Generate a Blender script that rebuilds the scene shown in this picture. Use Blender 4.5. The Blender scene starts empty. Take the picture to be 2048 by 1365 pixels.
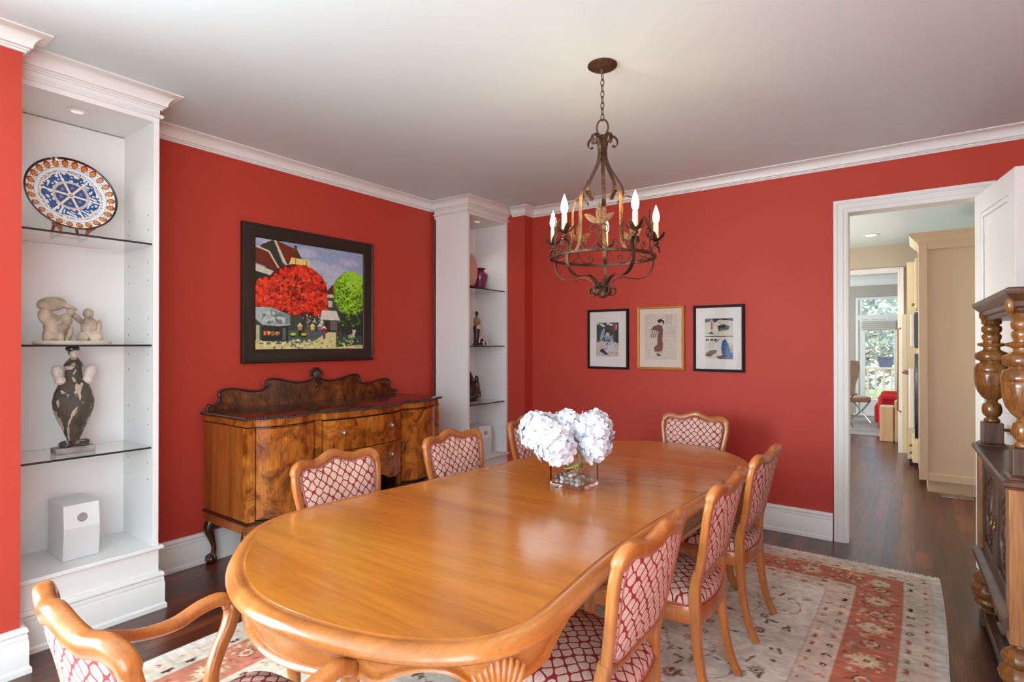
import bpy, bmesh, math, random
import numpy as np
from mathutils import Vector, Matrix
random.seed(7)
PI = math.pi
sc = bpy.context.scene
COL = sc.collection

# ---------------------------------------------------------------- camera, world, light, exposure
cam_d = bpy.data.cameras.new('camera'); cam = bpy.data.objects.new('camera', cam_d); COL.objects.link(cam)
cam.location = (0, 0, 1.45)
cam.rotation_euler = (PI/2 + .0047, 0, .62935)
cam_d.sensor_width = 36; cam_d.lens = 1105.2/2048*36; cam_d.clip_start = .02; cam_d.clip_end = 300
sc.camera = cam
sc.view_settings.view_transform = 'Standard'; sc.view_settings.look = 'None'
sc.view_settings.gamma = 1; sc.view_settings.use_curve_mapping = False
sc.view_settings.exposure = 0.0
world = bpy.data.worlds.new('world'); sc.world = world; world.use_nodes = True
wn = world.node_tree; wn.nodes.clear()
wo = wn.nodes.new('ShaderNodeOutputWorld'); wb = wn.nodes.new('ShaderNodeBackground')
sky = wn.nodes.new('ShaderNodeTexSky'); sky.sky_type = 'HOSEK_WILKIE'; sky.turbidity = 4; sky.sun_direction = (-.35, .35, .87)
wb.inputs['Strength'].default_value = 12
wn.links.new(sky.outputs[0], wb.inputs['Color']); wn.links.new(wb.outputs[0], wo.inputs['Surface'])

def area(name, loc, rot, sx, sy, power, color=(1, 1, 1), spread=PI):
    l = bpy.data.lights.new(name, 'AREA'); l.shape = 'RECTANGLE'; l.size = sx; l.size_y = sy; l.energy = power; l.color = color; l.spread = spread
    o = bpy.data.objects.new(name, l); COL.objects.link(o); o.location = loc; o.rotation_euler = rot
    return o
def spot(name, loc, power, color=(1, .85, .68), size=1.6, aim=(0, 0, 0)):
    l = bpy.data.lights.new(name, 'SPOT'); l.energy = power; l.color = color; l.spot_size = size; l.spot_blend = .6; l.shadow_soft_size = .03
    o = bpy.data.objects.new(name, l); COL.objects.link(o); o.location = loc; o.rotation_euler = aim
    return o
DAY = (.82, .95, 1.0)
# daylight through the two large windows in the wall behind the camera; unseen side windows are added for even light
UPT = math.radians(-9)
area('window_daylight', (-2.28, -5.06, 1.52), (PI/2+UPT, 0, PI), 1.7, 2.0, 390, DAY)
area('window_daylight', (-.12, -5.06, 1.52), (PI/2+UPT, 0, PI), 1.7, 2.0, 390, DAY)
area('window_daylight', (.88, -3.3, 1.5), (PI/2+UPT, 0, PI/2), 1.6, 1.7, 72, DAY)  # unseen right-hand window fill, set to even out the room
area('window_daylight', (.88, -.9, 1.5), (PI/2+UPT, 0, PI/2), 1.6, 1.7, 72, DAY)
area('window_daylight', (-3.26, -3.3, 1.5), (PI/2+UPT, 0, -PI/2), 1.6, 1.7, 310, DAY)  # unseen left window fill, added to lift the right side and back wall
area('window_daylight', (-3.26, -.95, 1.5), (PI/2+UPT, 0, -PI/2), 1.6, 1.7, 310, DAY)
# added daylight fill in the kitchen and far sitting room, no windows modelled
area('window_daylight', (-2.52, 6.8, 1.6), (PI/2, 0, -PI/2), 2.2, 1.4, 95, (1, .98, .95))
area('window_daylight', (-2.95, 11.2, 1.6), (PI/2, 0, -PI/2), 2.2, 1.6, 110, DAY)
sun_l = bpy.data.lights.new('sun', 'SUN'); sun_l.energy = 9; sun_l.angle = .02; sun_l.color = (1, .96, .9)
sun = bpy.data.objects.new('sun', sun_l); COL.objects.link(sun); sun.rotation_euler = (math.radians(-28), math.radians(-18), 0)

# ---------------------------------------------------------------- helpers
def lin(r, g, b):
    def c(v):
        v /= 255.
        return v/12.92 if v <= .04045 else ((v+.055)/1.055)**2.4
    return (c(r), c(g), c(b), 1)
def linn(a):
    a = np.asarray(a, float)/255.
    return np.where(a <= .04045, a/12.92, ((a+.055)/1.055)**2.4)

class MB:
    def __init__(s): s.v = []; s.f = []; s.c = None
    def add(s, vs, fs):
        n = len(s.v); s.v += [tuple(map(float, p)) for p in vs]; s.f += [tuple(i+n for i in f) for f in fs]; return s
    def box(s, x0, x1, y0, y1, z0, z1):
        x0, x1 = sorted((x0, x1)); y0, y1 = sorted((y0, y1)); z0, z1 = sorted((z0, z1))
        return s.add([(x0,y0,z0),(x1,y0,z0),(x1,y1,z0),(x0,y1,z0),(x0,y0,z1),(x1,y0,z1),(x1,y1,z1),(x0,y1,z1)],
                     [(0,3,2,1),(4,5,6,7),(0,1,5,4),(1,2,6,5),(2,3,7,6),(3,0,4,7)])
    def loft(s, rings, closed=True, caps=True, loop=False):
        n = len(rings[0]); vs = [p for r in rings for p in r]; fs = []
        m = len(rings)
        for i in range(m if loop else m-1):
            a = i*n; b = ((i+1) % m)*n
            for j in range(n if closed else n-1):
                k = (j+1) % n
                fs.append((a+j, a+k, b+k, b+j))
        if caps and not loop:
            fs.append(tuple(reversed(range(n)))); fs.append(tuple((m-1)*n+j for j in range(n)))
        return s.add(vs, fs)
    def lathe(s, prof, c=(0, 0, 0), seg=24, rot=None, flute=None):
        rings = []
        for q, (r, z) in enumerate(prof):
            ring = []
            for i in range(seg):
                a = 2*PI*i/seg
                rr = r*(1 + (flute(a, z) if flute else 0))
                p = Vector((max(rr, 1e-4)*math.cos(a), max(rr, 1e-4)*math.sin(a), z))
                if rot: p = rot @ p
                ring.append((p.x+c[0], p.y+c[1], p.z+c[2]))
            rings.append(ring)
        return s.loft(rings)
    def sweep(s, path, w, h, up=(0, 0, 1), closed=False, rnd=.45, nseg=3, tw=0):
        """rounded rectangle section; w across (side), h along up. w, h may be lists"""
        P = [Vector(p) for p in path]; n = len(P); rings = []
        sec = section(rnd, nseg)
        upv = up
        for i, p in enumerate(P):
            if closed: t = P[(i+1) % n] - P[i-1]
            else: t = P[min(i+1, n-1)] - P[max(i-1, 0)]
            t.normalize()
            u = Vector(upv(i) if callable(upv) else upv)
            sd = t.cross(u)
            if sd.length < 1e-5: sd = t.cross(Vector((1, .01, 0)))
            sd.normalize(); u = sd.cross(t).normalized()
            ww = w[i] if isinstance(w, (list, tuple)) else w; hh = h[i] if isinstance(h, (list, tuple)) else h
            rings.append([tuple(p + sd*(a*ww/2) + u*(b*hh/2)) for a, b in sec])
        return s.loft(rings, loop=closed)
    def tube(s, path, r, closed=False, seg=8):
        P = [Vector(p) for p in path]; n = len(P); rings = []; prev = None
        for i, p in enumerate(P):
            t = (P[(i+1) % n] - P[i-1]) if closed else (P[min(i+1, n-1)] - P[max(i-1, 0)])
            t.normalize()
            if prev is None:
                a = Vector((0, 0, 1)) if abs(t.z) < .9 else Vector((1, 0, 0)); sd = t.cross(a).normalized()
            else: sd = (prev - t*prev.dot(t)).normalized()
            prev = sd; u = sd.cross(t)
            rr = r[i] if isinstance(r, (list, tuple)) else r
            rings.append([tuple(p + sd*(rr*math.cos(2*PI*k/seg)) + u*(rr*math.sin(2*PI*k/seg))) for k in range(seg)])
        return s.loft(rings, loop=closed)
    def prism(s, poly, fn, t0, t1):
        """poly of (a,b); fn(a,b,t)->xyz"""
        return s.loft([[fn(a, b, t0) for a, b in poly], [fn(a, b, t1) for a, b in poly]])
    def ball(s, c, r, seg=12, rings=8, sc3=(1, 1, 1), rot=None):
        rr = []
        for i in range(rings+1):
            ph = -PI/2 + PI*i/rings; ring = []
            for j in range(seg):
                a = 2*PI*j/seg
                p = Vector((max(math.cos(ph), .001)*math.cos(a)*sc3[0], max(math.cos(ph), .001)*math.sin(a)*sc3[1], math.sin(ph)*sc3[2]))*r
                if rot: p = rot @ p
                ring.append((p.x+c[0], p.y+c[1], p.z+c[2]))
            rr.append(ring)
        return s.loft(rr)
    def xf(s, M):
        s.v = [tuple(M @ Vector(p)) for p in s.v]; return s
    def join(s, o):
        return s.add(o.v, o.f)

def section(rnd, nseg):
    pts = []
    for cx, cy, a0 in ((1, 1, 0), (-1, 1, PI/2), (-1, -1, PI), (1, -1, 1.5*PI)):
        for k in range(nseg+1):
            a = a0 + PI/2*k/nseg
            pts.append((cx*(1-rnd) + rnd*math.cos(a), cy*(1-rnd) + rnd*math.sin(a)))
    return pts
def cr(pts, n=6, closed=False):
    """Catmull-Rom"""
    P = [np.array(p, float) for p in pts]; m = len(P); out = []
    for i in range(m if closed else m-1):
        if closed: p0, p1, p2, p3 = P[i-1], P[i], P[(i+1) % m], P[(i+2) % m]
        else: p0, p1, p2, p3 = P[max(i-1, 0)], P[i], P[i+1], P[min(i+2, m-1)]
        for k in range(n):
            t = k/n
            out.append(.5*((2*p1) + (-p0+p2)*t + (2*p0-5*p1+4*p2-p3)*t*t + (-p0+3*p1-3*p2+p3)*t**3))
    if not closed: out.append(P[-1])
    return [tuple(float(v) for v in q) for q in out]
def crv(vals, n=6): return [v[0] for v in cr([(v,) for v in vals], n)]

def mesh_obj(name, mb, m, org=(0, 0, 0), smooth=35, bevel=0, cols=None):
    me = bpy.data.meshes.new(name)
    ox, oy, oz = org
    me.from_pydata([(x-ox, y-oy, z-oz) for x, y, z in mb.v], [], mb.f)
    if cols is not None:
        ca = me.color_attributes.new('Col', 'FLOAT_COLOR', 'POINT')
        arr = np.ones((len(mb.v), 4), np.float32); arr[:, :3] = cols
        ca.data.foreach_set('color', arr.ravel())
    if cols is None:
        b = bmesh.new(); b.from_mesh(me); bmesh.ops.recalc_face_normals(b, faces=b.faces); b.to_mesh(me); b.free()
    me.materials.append(m)
    if smooth:
        me.polygons.foreach_set('use_smooth', [True]*len(me.polygons))
        me.set_sharp_from_angle(angle=math.radians(smooth))
    me.update()
    o = bpy.data.objects.new(name, me); COL.objects.link(o)
    if bevel:
        md = o.modifiers.new('bevel', 'BEVEL'); md.width = bevel; md.segments = 2; md.limit_method = 'ANGLE'; md.angle_limit = math.radians(40)
        md.harden_normals = False
    return o
def tag(o, label, cat, group=None, kind=None):
    o['label'] = label; o['category'] = cat
    if group: o['group'] = group
    if kind: o['kind'] = kind
    return o
class T:
    """a thing: an Empty with parts. world=True: meshes are given in world coordinates"""
    def __init__(s, name, label, cat, loc=(0, 0, 0), rz=0, group=None, world=False, structure=False):
        o = bpy.data.objects.new(name, None); COL.objects.link(o); o.empty_display_size = .1
        o.location = loc; o.rotation_euler = (0, 0, rz); s.o = o; s.org = loc if world else (0, 0, 0)
        tag(o, label, cat, group)
        if structure: o['kind'] = 'structure'
    def part(s, name, mb, m, parent=None, label=None, kind=None, **k):
        p = mesh_obj(name, mb, m, s.org, **k); p.parent = parent or s.o
        if label: p['label'] = label
        if kind: p['kind'] = kind
        return p
def single(name, mb, m, label, cat, org=(0, 0, 0), group=None, kind=None, local=False, rz=0, **k):
    o = mesh_obj(name, mb, m, (0, 0, 0) if local else org, **k); o.location = org; o.rotation_euler = (0, 0, rz)
    tag(o, label, cat, group, kind); return o
def struct(name, mb, m, **k):
    o = mesh_obj(name, mb, m, **k); o['kind'] = 'structure'; return o
def copy_tree(o, parent=None):
    c = o.copy(); COL.objects.link(c)
    if parent: c.parent = parent
    for ch in [x for x in bpy.data.objects if x.parent == o]:
        copy_tree(ch, c)
    return c

# ---------------------------------------------------------------- materials
def newmat(name):
    m = bpy.data.materials.new(name); m.use_nodes = True
    return m, m.node_tree, m.node_tree.nodes['Principled BSDF']
def nd(nt, typ, **k):
    n = nt.nodes.new(typ)
    for a, b in k.items():
        if a in n.inputs: n.inputs[a].default_value = b
        else: setattr(n, a, b)
    return n
def ramp(nt, stops):
    r = nt.nodes.new('ShaderNodeValToRGB'); e = r.color_ramp.elements
    e[0].position, e[0].color = stops[0]; e[1].position, e[1].color = stops[-1]
    for p, c in stops[1:-1]:
        x = e.new(p); x.color = c
    return r
def coords(nt, scale=(1, 1, 1), rot=(0, 0, 0), loc=(0, 0, 0)):
    tc = nt.nodes.new('ShaderNodeTexCoord'); mp = nt.nodes.new('ShaderNodeMapping')
    mp.inputs['Scale'].default_value = scale; mp.inputs['Rotation'].default_value = rot; mp.inputs['Location'].default_value = loc
    nt.links.new(tc.outputs['Object'], mp.inputs['Vector']); return mp.outputs[0]
def plain(name, col, rough=.5, metal=0, spec=.5, coat=0, bump=0, bscale=60, var=0, emit=None, es=0, trans=0, ior=1.45, sss=0):
    m, nt, b = newmat(name)
    b.inputs['Base Color'].default_value = col; b.inputs['Roughness'].default_value = rough; b.inputs['Metallic'].default_value = metal
    b.inputs['Specular IOR Level'].default_value = spec; b.inputs['Coat Weight'].default_value = coat; b.inputs['Coat Roughness'].default_value = .12
    if trans: b.inputs['Transmission Weight'].default_value = trans; b.inputs['IOR'].default_value = ior
    if emit: b.inputs['Emission Color'].default_value = emit; b.inputs['Emission Strength'].default_value = es
    if bump or var:
        v = coords(nt); no = nd(nt, 'ShaderNodeTexNoise', Scale=bscale, Detail=4.0); nt.links.new(v, no.inputs['Vector'])
        if bump:
            bp = nd(nt, 'ShaderNodeBump', Strength=bump, Distance=.01); nt.links.new(no.outputs['Fac'], bp.inputs['Height']); nt.links.new(bp.outputs[0], b.inputs['Normal'])
        if var:
            n2 = nd(nt, 'ShaderNodeTexNoise', Scale=bscale*.2, Detail=5.0); nt.links.new(v, n2.inputs['Vector'])
            c0 = tuple(c*(1-var) for c in col[:3])+(1,); c1 = tuple(min(1, c*(1+var)) for c in col[:3])+(1,)
            r = ramp(nt, [(.3, c0), (.7, c1)]); nt.links.new(n2.outputs['Fac'], r.inputs[0]); nt.links.new(r.outputs[0], b.inputs['Base Color'])
    return m
def wood(name, cols, grain='z', scale=6, stretch=9, rough=.3, coat=.3, pore=.25, knots=0, bump=.05, coatr=.1, spec=.5):
    """cols: dark, mid, light"""
    m, nt, b = newmat(name)
    s = [scale]*3; s['xyz'.index(grain)] = scale/stretch
    v = coords(nt, tuple(s))
    n1 = nd(nt, 'ShaderNodeTexNoise', Scale=1.0, Detail=6.0, Roughness=.62, Distortion=.6); nt.links.new(v, n1.inputs['Vector'])
    r = ramp(nt, [(.28, cols[0]), (.5, cols[1]), (.74, cols[2])]); nt.links.new(n1.outputs['Fac'], r.inputs[0])
    s2 = [scale*22]*3; s2['xyz'.index(grain)] = scale*1.2
    v2 = coords(nt, tuple(s2)); n2 = nd(nt, 'ShaderNodeTexNoise', Scale=1.0, Detail=3.0); nt.links.new(v2, n2.inputs['Vector'])
    r2 = ramp(nt, [(.38, (1-pore, 1-pore, 1-pore, 1)), (.55, (1, 1, 1, 1))]); nt.links.new(n2.outputs['Fac'], r2.inputs[0])
    mx = nd(nt, 'ShaderNodeMix', data_type='RGBA', blend_type='MULTIPLY'); mx.inputs[0].default_value = 1
    nt.links.new(r.outputs[0], mx.inputs[6]); nt.links.new(r2.outputs[0], mx.inputs[7])
    out = mx.outputs[2]
    if knots:
        v3 = coords(nt, (1, 1, 1)); n3 = nd(nt, 'ShaderNodeTexNoise', Scale=knots, Detail=8.0, Roughness=.68, Distortion=2.2); nt.links.new(v3, n3.inputs['Vector'])
        r3 = ramp(nt, [(.36, (.16, .10, .06, 1)), (.47, (.62, .5, .42, 1)), (.56, (1, 1, 1, 1))]); nt.links.new(n3.outputs['Fac'], r3.inputs[0])
        m2 = nd(nt, 'ShaderNodeMix', data_type='RGBA', blend_type='MULTIPLY'); m2.inputs[0].default_value = .85
        nt.links.new(out, m2.inputs[6]); nt.links.new(r3.outputs[0], m2.inputs[7]); out = m2.outputs[2]
    nt.links.new(out, b.inputs['Base Color'])
    b.inputs['Roughness'].default_value = rough; b.inputs['Coat Weight'].default_value = coat; b.inputs['Coat Roughness'].default_value = coatr
    b.inputs['Specular IOR Level'].default_value = spec
    bp = nd(nt, 'ShaderNodeBump', Strength=bump, Distance=.004); nt.links.new(n2.outputs['Fac'], bp.inputs['Height']); nt.links.new(bp.outputs[0], b.inputs['Normal'])
    return m
def vcol(name, rough=.5, spec=.4, coat=0, bump=0, bscale=300):
    m, nt, b = newmat(name)
    a = nd(nt, 'ShaderNodeAttribute', attribute_name='Col'); nt.links.new(a.outputs['Color'], b.inputs['Base Color'])
    b.inputs['Roughness'].default_value = rough; b.inputs['Specular IOR Level'].default_value = spec; b.inputs['Coat Weight'].default_value = coat
    if bump:
        v = coords(nt); no = nd(nt, 'ShaderNodeTexNoise', Scale=bscale, Detail=3.0); nt.links.new(v, no.inputs['Vector'])
        bp = nd(nt, 'ShaderNodeBump', Strength=bump, Distance=.004); nt.links.new(no.outputs['Fac'], bp.inputs['Height']); nt.links.new(bp.outputs[0], b.inputs['Normal'])
    return m
def fabric(name, axes, red, cream, dark, sc_=29):
    m, nt, b = newmat(name)
    tc = nt.nodes.new('ShaderNodeTexCoord'); sp = nt.nodes.new('ShaderNodeSeparateXYZ'); nt.links.new(tc.outputs['Object'], sp.inputs[0])
    cb = nt.nodes.new('ShaderNodeCombineXYZ'); nt.links.new(sp.outputs['XYZ'.index(axes[0])], cb.inputs[0]); nt.links.new(sp.outputs['XYZ'.index(axes[1])], cb.inputs[1])
    mp = nd(nt, 'ShaderNodeMapping'); mp.inputs['Rotation'].default_value = (0, 0, PI/4+.04); mp.inputs['Scale'].default_value = (1, 1.0, 1)
    nt.links.new(cb.outputs[0], mp.inputs['Vector'])
    ve = nd(nt, 'ShaderNodeTexVoronoi', voronoi_dimensions='2D', feature='DISTANCE_TO_EDGE', Scale=sc_, Randomness=.34); nt.links.new(mp.outputs[0], ve.inputs['Vector'])
    vf = nd(nt, 'ShaderNodeTexVoronoi', voronoi_dimensions='2D', feature='F1', Scale=sc_, Randomness=.34); nt.links.new(mp.outputs[0], vf.inputs['Vector'])
    # veins inside each leaf
    wv = nd(nt, 'ShaderNodeTexNoise', Scale=sc_*9, Detail=2.0); nt.links.new(mp.outputs[0], wv.inputs['Vector'])
    r = ramp(nt, [(.0, dark), (.022, dark), (.036, red), (.062, red), (.085, cream), (1, cream)]); r.color_ramp.interpolation = 'LINEAR'
    nt.links.new(ve.outputs['Distance'], r.inputs[0])
    # round the leaf corners : far from the cell centre is red
    rr = ramp(nt, [(.0, (0, 0, 0, 1)), (.50, (0, 0, 0, 1)), (.545, (1, 1, 1, 1))]); nt.links.new(vf.outputs['Distance'], rr.inputs[0])
    mx = nd(nt, 'ShaderNodeMix', data_type='RGBA'); nt.links.new(rr.outputs[0], mx.inputs[0]); nt.links.new(r.outputs[0], mx.inputs[6]); mx.inputs[7].default_value = red
    rv = ramp(nt, [(.42, (.72, .6, .56, 1)), (.55, (1, 1, 1, 1))]); nt.links.new(wv.outputs['Fac'], rv.inputs[0])
    m2 = nd(nt, 'ShaderNodeMix', data_type='RGBA', blend_type='MULTIPLY'); m2.inputs[0].default_value = .8
    nt.links.new(mx.outputs[2], m2.inputs[6]); nt.links.new(rv.outputs[0], m2.inputs[7]); nt.links.new(m2.outputs[2], b.inputs['Base Color'])
    b.inputs['Roughness'].default_value = .85; b.inputs['Specular IOR Level'].default_value = .2
    bp = nd(nt, 'ShaderNodeBump', Strength=.25, Distance=.003); nt.links.new(ve.outputs['Distance'], bp.inputs['Height']); nt.links.new(bp.outputs[0], b.inputs['Normal'])
    return m
def floor_mat():
    m, nt, b = newmat('dark_plank_floor')
    v = coords(nt, (1, 1, 1), (0, 0, PI/2))
    br = nd(nt, 'ShaderNodeTexBrick', Scale=1.0); br.inputs['Brick Width'].default_value = 1.1; br.inputs['Row Height'].default_value = .092
    br.inputs['Mortar Size'].default_value = .0012; br.inputs['Mortar Smooth'].default_value = .1; br.inputs['Bias'].default_value = 0
    br.offset = .37; br.offset_frequency = 2
    br.inputs['Color1'].default_value = (.5, .48, .46, 1); br.inputs['Color2'].default_value = (1.35, 1.3, 1.25, 1); br.inputs['Mortar'].default_value = (.25, .25, .25, 1)
    nt.links.new(v, br.inputs['Vector'])
    v2 = coords(nt, (9, .9, 9)); n1 = nd(nt, 'ShaderNodeTexNoise', Scale=1.0, Detail=7.0, Roughness=.65, Distortion=1.2); nt.links.new(v2, n1.inputs['Vector'])
    r = ramp(nt, [(.25, lin(60, 28, 17)), (.5, lin(98, 52, 31)), (.75, lin(130, 74, 43))]); nt.links.new(n1.outputs['Fac'], r.inputs[0])
    v3 = coords(nt, (160, 5, 160)); n2 = nd(nt, 'ShaderNodeTexNoise', Scale=1.0, Detail=3.0); nt.links.new(v3, n2.inputs['Vector'])
    r2 = ramp(nt, [(.4, (.62, .6, .58, 1)), (.58, (1, 1, 1, 1))]); nt.links.new(n2.outputs['Fac'], r2.inputs[0])
    mx = nd(nt, 'ShaderNodeMix', data_type='RGBA', blend_type='MULTIPLY'); mx.inputs[0].default_value = 1; nt.links.new(r.outputs[0], mx.inputs[6]); nt.links.new(br.outputs['Color'], mx.inputs[7])
    m2 = nd(nt, 'ShaderNodeMix', data_type='RGBA', blend_type='MULTIPLY'); m2.inputs[0].default_value = 1; nt.links.new(mx.outputs[2], m2.inputs[6]); nt.links.new(r2.outputs[0], m2.inputs[7])
    nt.links.new(m2.outputs[2], b.inputs['Base Color'])
    b.inputs['Roughness'].default_value = .34; b.inputs['Coat Weight'].default_value = .3; b.inputs['Coat Roughness'].default_value = .2
    n4 = nd(nt, 'ShaderNodeTexNoise', Scale=5.0, Detail=2.0); nt.links.new(coords(nt, (3, 1, 1)), n4.inputs['Vector'])
    ad = nd(nt, 'ShaderNodeMath', operation='MULTIPLY_ADD'); nt.links.new(n4.outputs['Fac'], ad.inputs[0]); ad.inputs[1].default_value = .6
    nt.links.new(br.outputs['Fac'], ad.inputs[2])
    bp = nd(nt, 'ShaderNodeBump', Strength=.45, Distance=.006); bp.invert = True; nt.links.new(ad.outputs[0], bp.inputs['Height']); nt.links.new(bp.outputs[0], b.inputs['Normal'])
    return m

M = {}
M['red'] = plain('red_wall_paint', lin(186, 61, 46), rough=.58, spec=.35, bump=.04, bscale=220)
M['trim'] = plain('white_trim_paint', lin(233, 231, 227), rough=.38, bump=.015, bscale=40)
M['case'] = plain('white_bookcase_paint', lin(236, 234, 231), rough=.45, bump=.01, bscale=40)
M['ceil'] = plain('ceiling_paint', lin(220, 234, 236), rough=.9, bump=.03, bscale=160)
M['floor'] = floor_mat()
M['greige'] = plain('greige_wall_paint', lin(196, 184, 164), rough=.8, bump=.02, bscale=160)
M['taupe'] = plain('taupe_wall_paint', lin(178, 168, 156), rough=.8, bump=.02, bscale=160)
M['cab'] = plain('cream_cabinet_paint', lin(216, 205, 172), rough=.45, bump=.01, bscale=40)
M['tabletop'] = wood('honey_tabletop_wood', (lin(158, 90, 30), lin(186, 114, 38), lin(198, 128, 50)), 'x', 3.2, 5, rough=.24, coat=.5, pore=.12, coatr=.12)
M['chairwood'] = wood('honey_chair_wood', (lin(134, 72, 28), lin(174, 102, 44), lin(194, 124, 62)), 'z', 7, 5, rough=.3, coat=.4, pore=.15)
M['tablewood'] = wood('honey_rim_wood', (lin(144, 82, 32), lin(180, 108, 46), lin(198, 128, 62)), 'y', 5, 5, rough=.28, coat=.4, pore=.15)
M['burl'] = wood('burl_walnut_veneer', (lin(152, 80, 22), lin(192, 110, 34), lin(214, 138, 52)), 'z', 7, 2.2, rough=.28, coat=.4, pore=.3, knots=5.5)
M['dburl'] = wood('dark_burl_veneer', (lin(70, 34, 14), lin(112, 60, 24), lin(150, 90, 38)), 'z', 8, 2, rough=.25, coat=.4, pore=.3, knots=6)
M['walnut'] = wood('striped_walnut_veneer', (lin(128, 62, 20), lin(170, 92, 34), lin(190, 114, 48)), 'z', 9, 8, rough=.28, coat=.4, pore=.3)
M['darkwal'] = wood('dark_walnut', (lin(40, 22, 12), lin(66, 36, 18), lin(96, 54, 26)), 'y', 8, 4, rough=.25, coat=.5, pore=.3, knots=3)
M['darkcarve'] = plain('dark_carved_walnut', lin(52, 32, 20), rough=.3, coat=.4, bump=.3, bscale=90, var=.4)
M['oak'] = wood('dark_oak', (lin(52, 32, 22), lin(86, 56, 40), lin(112, 76, 52)), 'z', 9, 6, rough=.42, coat=.2, pore=.35)
M['oakl'] = wood('amber_turned_oak', (lin(80, 46, 20), lin(136, 86, 38), lin(170, 116, 58)), 'z', 14, 4, rough=.26, coat=.5, pore=.4)
M['oakp'] = wood('light_oak_post', (lin(134, 84, 44), lin(166, 112, 62), lin(184, 130, 76)), 'z', 8, 8, rough=.34, coat=.3, pore=.3)  # lighter oak, puts the lit side of the posts into the colour
M['fab'] = fabric('leaf_pattern_back_fabric', 'XZ', lin(158, 62, 66), lin(226, 198, 180), lin(112, 54, 56))
M['fabs'] = fabric('leaf_pattern_seat_fabric', 'XY', lin(142, 44, 52), lin(210, 182, 166), lin(104, 36, 44))
M['pipe'] = plain('red_cream_piping', lin(172, 96, 92), rough=.8, var=.35, bscale=500)
M['iron'] = plain('bronzed_iron', lin(84, 62, 46), rough=.48, metal=.75, bump=.6, bscale=70, var=.5)
M['goldiron'] = plain('gilded_iron', lin(128, 96, 64), rough=.48, metal=.8, bump=.6, bscale=90, var=.5)
M['candle'] = plain('ivory_candle_sleeve', lin(238, 216, 180), rough=.5, emit=(1, .62, .32, 1), es=.35)
M['bulb'] = plain('lit_bulb', (1, .8, .55, 1), rough=.3, emit=(1, .74, .46, 1), es=6)
M['glass'] = plain('clear_glass', (1, 1, 1, 1), rough=0, trans=1, ior=1.45)
M['gedge'] = plain('dark_glass_edge', lin(38, 48, 46), rough=.12)
M['black'] = plain('black_frame', lin(22, 18, 16), rough=.6, spec=.2, var=.2, bscale=30)
M['pblack'] = plain('espresso_frame', lin(34, 26, 14), rough=.42, coat=.2, var=.25, bscale=14)
M['gold'] = plain('gilt_frame', lin(206, 158, 84), rough=.34, metal=.6, bump=.1, bscale=80)
M['mat'] = plain('white_mat_board', lin(236, 228, 222), rough=.85, var=.02, bscale=60)
M['matp'] = plain('cream_mat_board', lin(234, 214, 198), rough=.85, var=.02, bscale=60)
M['paint'] = vcol('painted_canvas', rough=.5, coat=.15)
M['paper'] = vcol('printed_paper', rough=.7)
M['glaze'] = vcol('glazed_ceramic', rough=.12, coat=.6)
M['rugm'] = vcol('woven_wool_rug', rough=.95, spec=.1, bump=.5, bscale=500)
M['wool'] = plain('ivory_wool', lin(222, 214, 198), rough=.95, bump=.6, bscale=300, var=.08)
M['stone'] = plain('carved_pale_stone', lin(178, 160, 140), rough=.6, bump=.6, bscale=60, var=.5)
M['slab'] = plain('pale_soapstone', lin(196, 190, 168), rough=.6, bump=.3, bscale=40, var=.12)
M['greystone'] = plain('grey_stone', lin(150, 142, 134), rough=.6, bump=.4, bscale=60, var=.3)
M['plastic'] = plain('white_plastic', lin(226, 226, 225), rough=.4, var=.01, bscale=20)
M['plastic2'] = plain('white_speaker_grille', lin(212, 212, 211), rough=.7, bump=.1, bscale=600)
M['chrome'] = plain('brushed_metal', lin(190, 186, 180), rough=.25, metal=1, bump=.02, bscale=50)
M['brass'] = plain('aged_brass', lin(150, 122, 80), rough=.35, metal=.9, bump=.1, bscale=60)
M['pewter'] = plain('pale_metal_knob', lin(186, 168, 140), rough=.3, metal=.85, bump=.05, bscale=60)
M['purple'] = plain('plum_glass', lin(112, 44, 84), rough=.06, coat=.6, var=.15, bscale=30)
M['pink'] = plain('pink_stone', lin(206, 164, 142), rough=.35, var=.12, bscale=25)
M['darkg'] = plain('dark_green_stone', lin(44, 46, 38), rough=.22, coat=.5, bump=.5, bscale=30, var=.6)
M['petal'] = plain('white_petal', lin(226, 227, 233), rough=.7, spec=.15, var=.03, bscale=40)
M['core'] = plain('flower_core', lin(206, 212, 190), rough=.7, var=.2, bscale=60)
M['stem'] = plain('yellow_green_stem', lin(176, 178, 62), rough=.5, var=.15, bscale=40)
M['leaf'] = plain('green_leaf', lin(86, 110, 44), rough=.5, var=.25, bscale=40)
M['water'] = plain('water', (1, 1, 1, 1), rough=0, trans=1, ior=1.33)
M['tan'] = plain('tan_tufted_fabric', lin(198, 176, 156), rough=.9, bump=.1, bscale=300, var=.06)
M['redfab'] = plain('red_velvet', lin(190, 22, 28), rough=.85, bump=.1, bscale=300, var=.15)
M['palewood'] = wood('pale_blond_wood', (lin(206, 168, 120), lin(224, 190, 144), lin(234, 204, 162)), 'z', 6, 4, rough=.5, coat=.1, pore=.08)
M['blackgl'] = plain('black_oven_glass', lin(12, 14, 14), rough=.08, coat=.3, var=.05, bscale=5)
M['pot'] = plain('blue_grey_planter', lin(96, 116, 140), rough=.5, var=.1, bscale=20)
M['rail'] = plain('weathered_cream_wood', lin(222, 214, 192), rough=.7, bump=.1, bscale=60, var=.1)
M['foliage'] = plain('sunlit_foliage', lin(150, 176, 110), rough=.7, var=.5, bscale=9)  # mottled light green leaf colour
M['foliage2'] = plain('pale_shrub_foliage', lin(196, 204, 180), rough=.7, var=.4, bscale=12)
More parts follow.
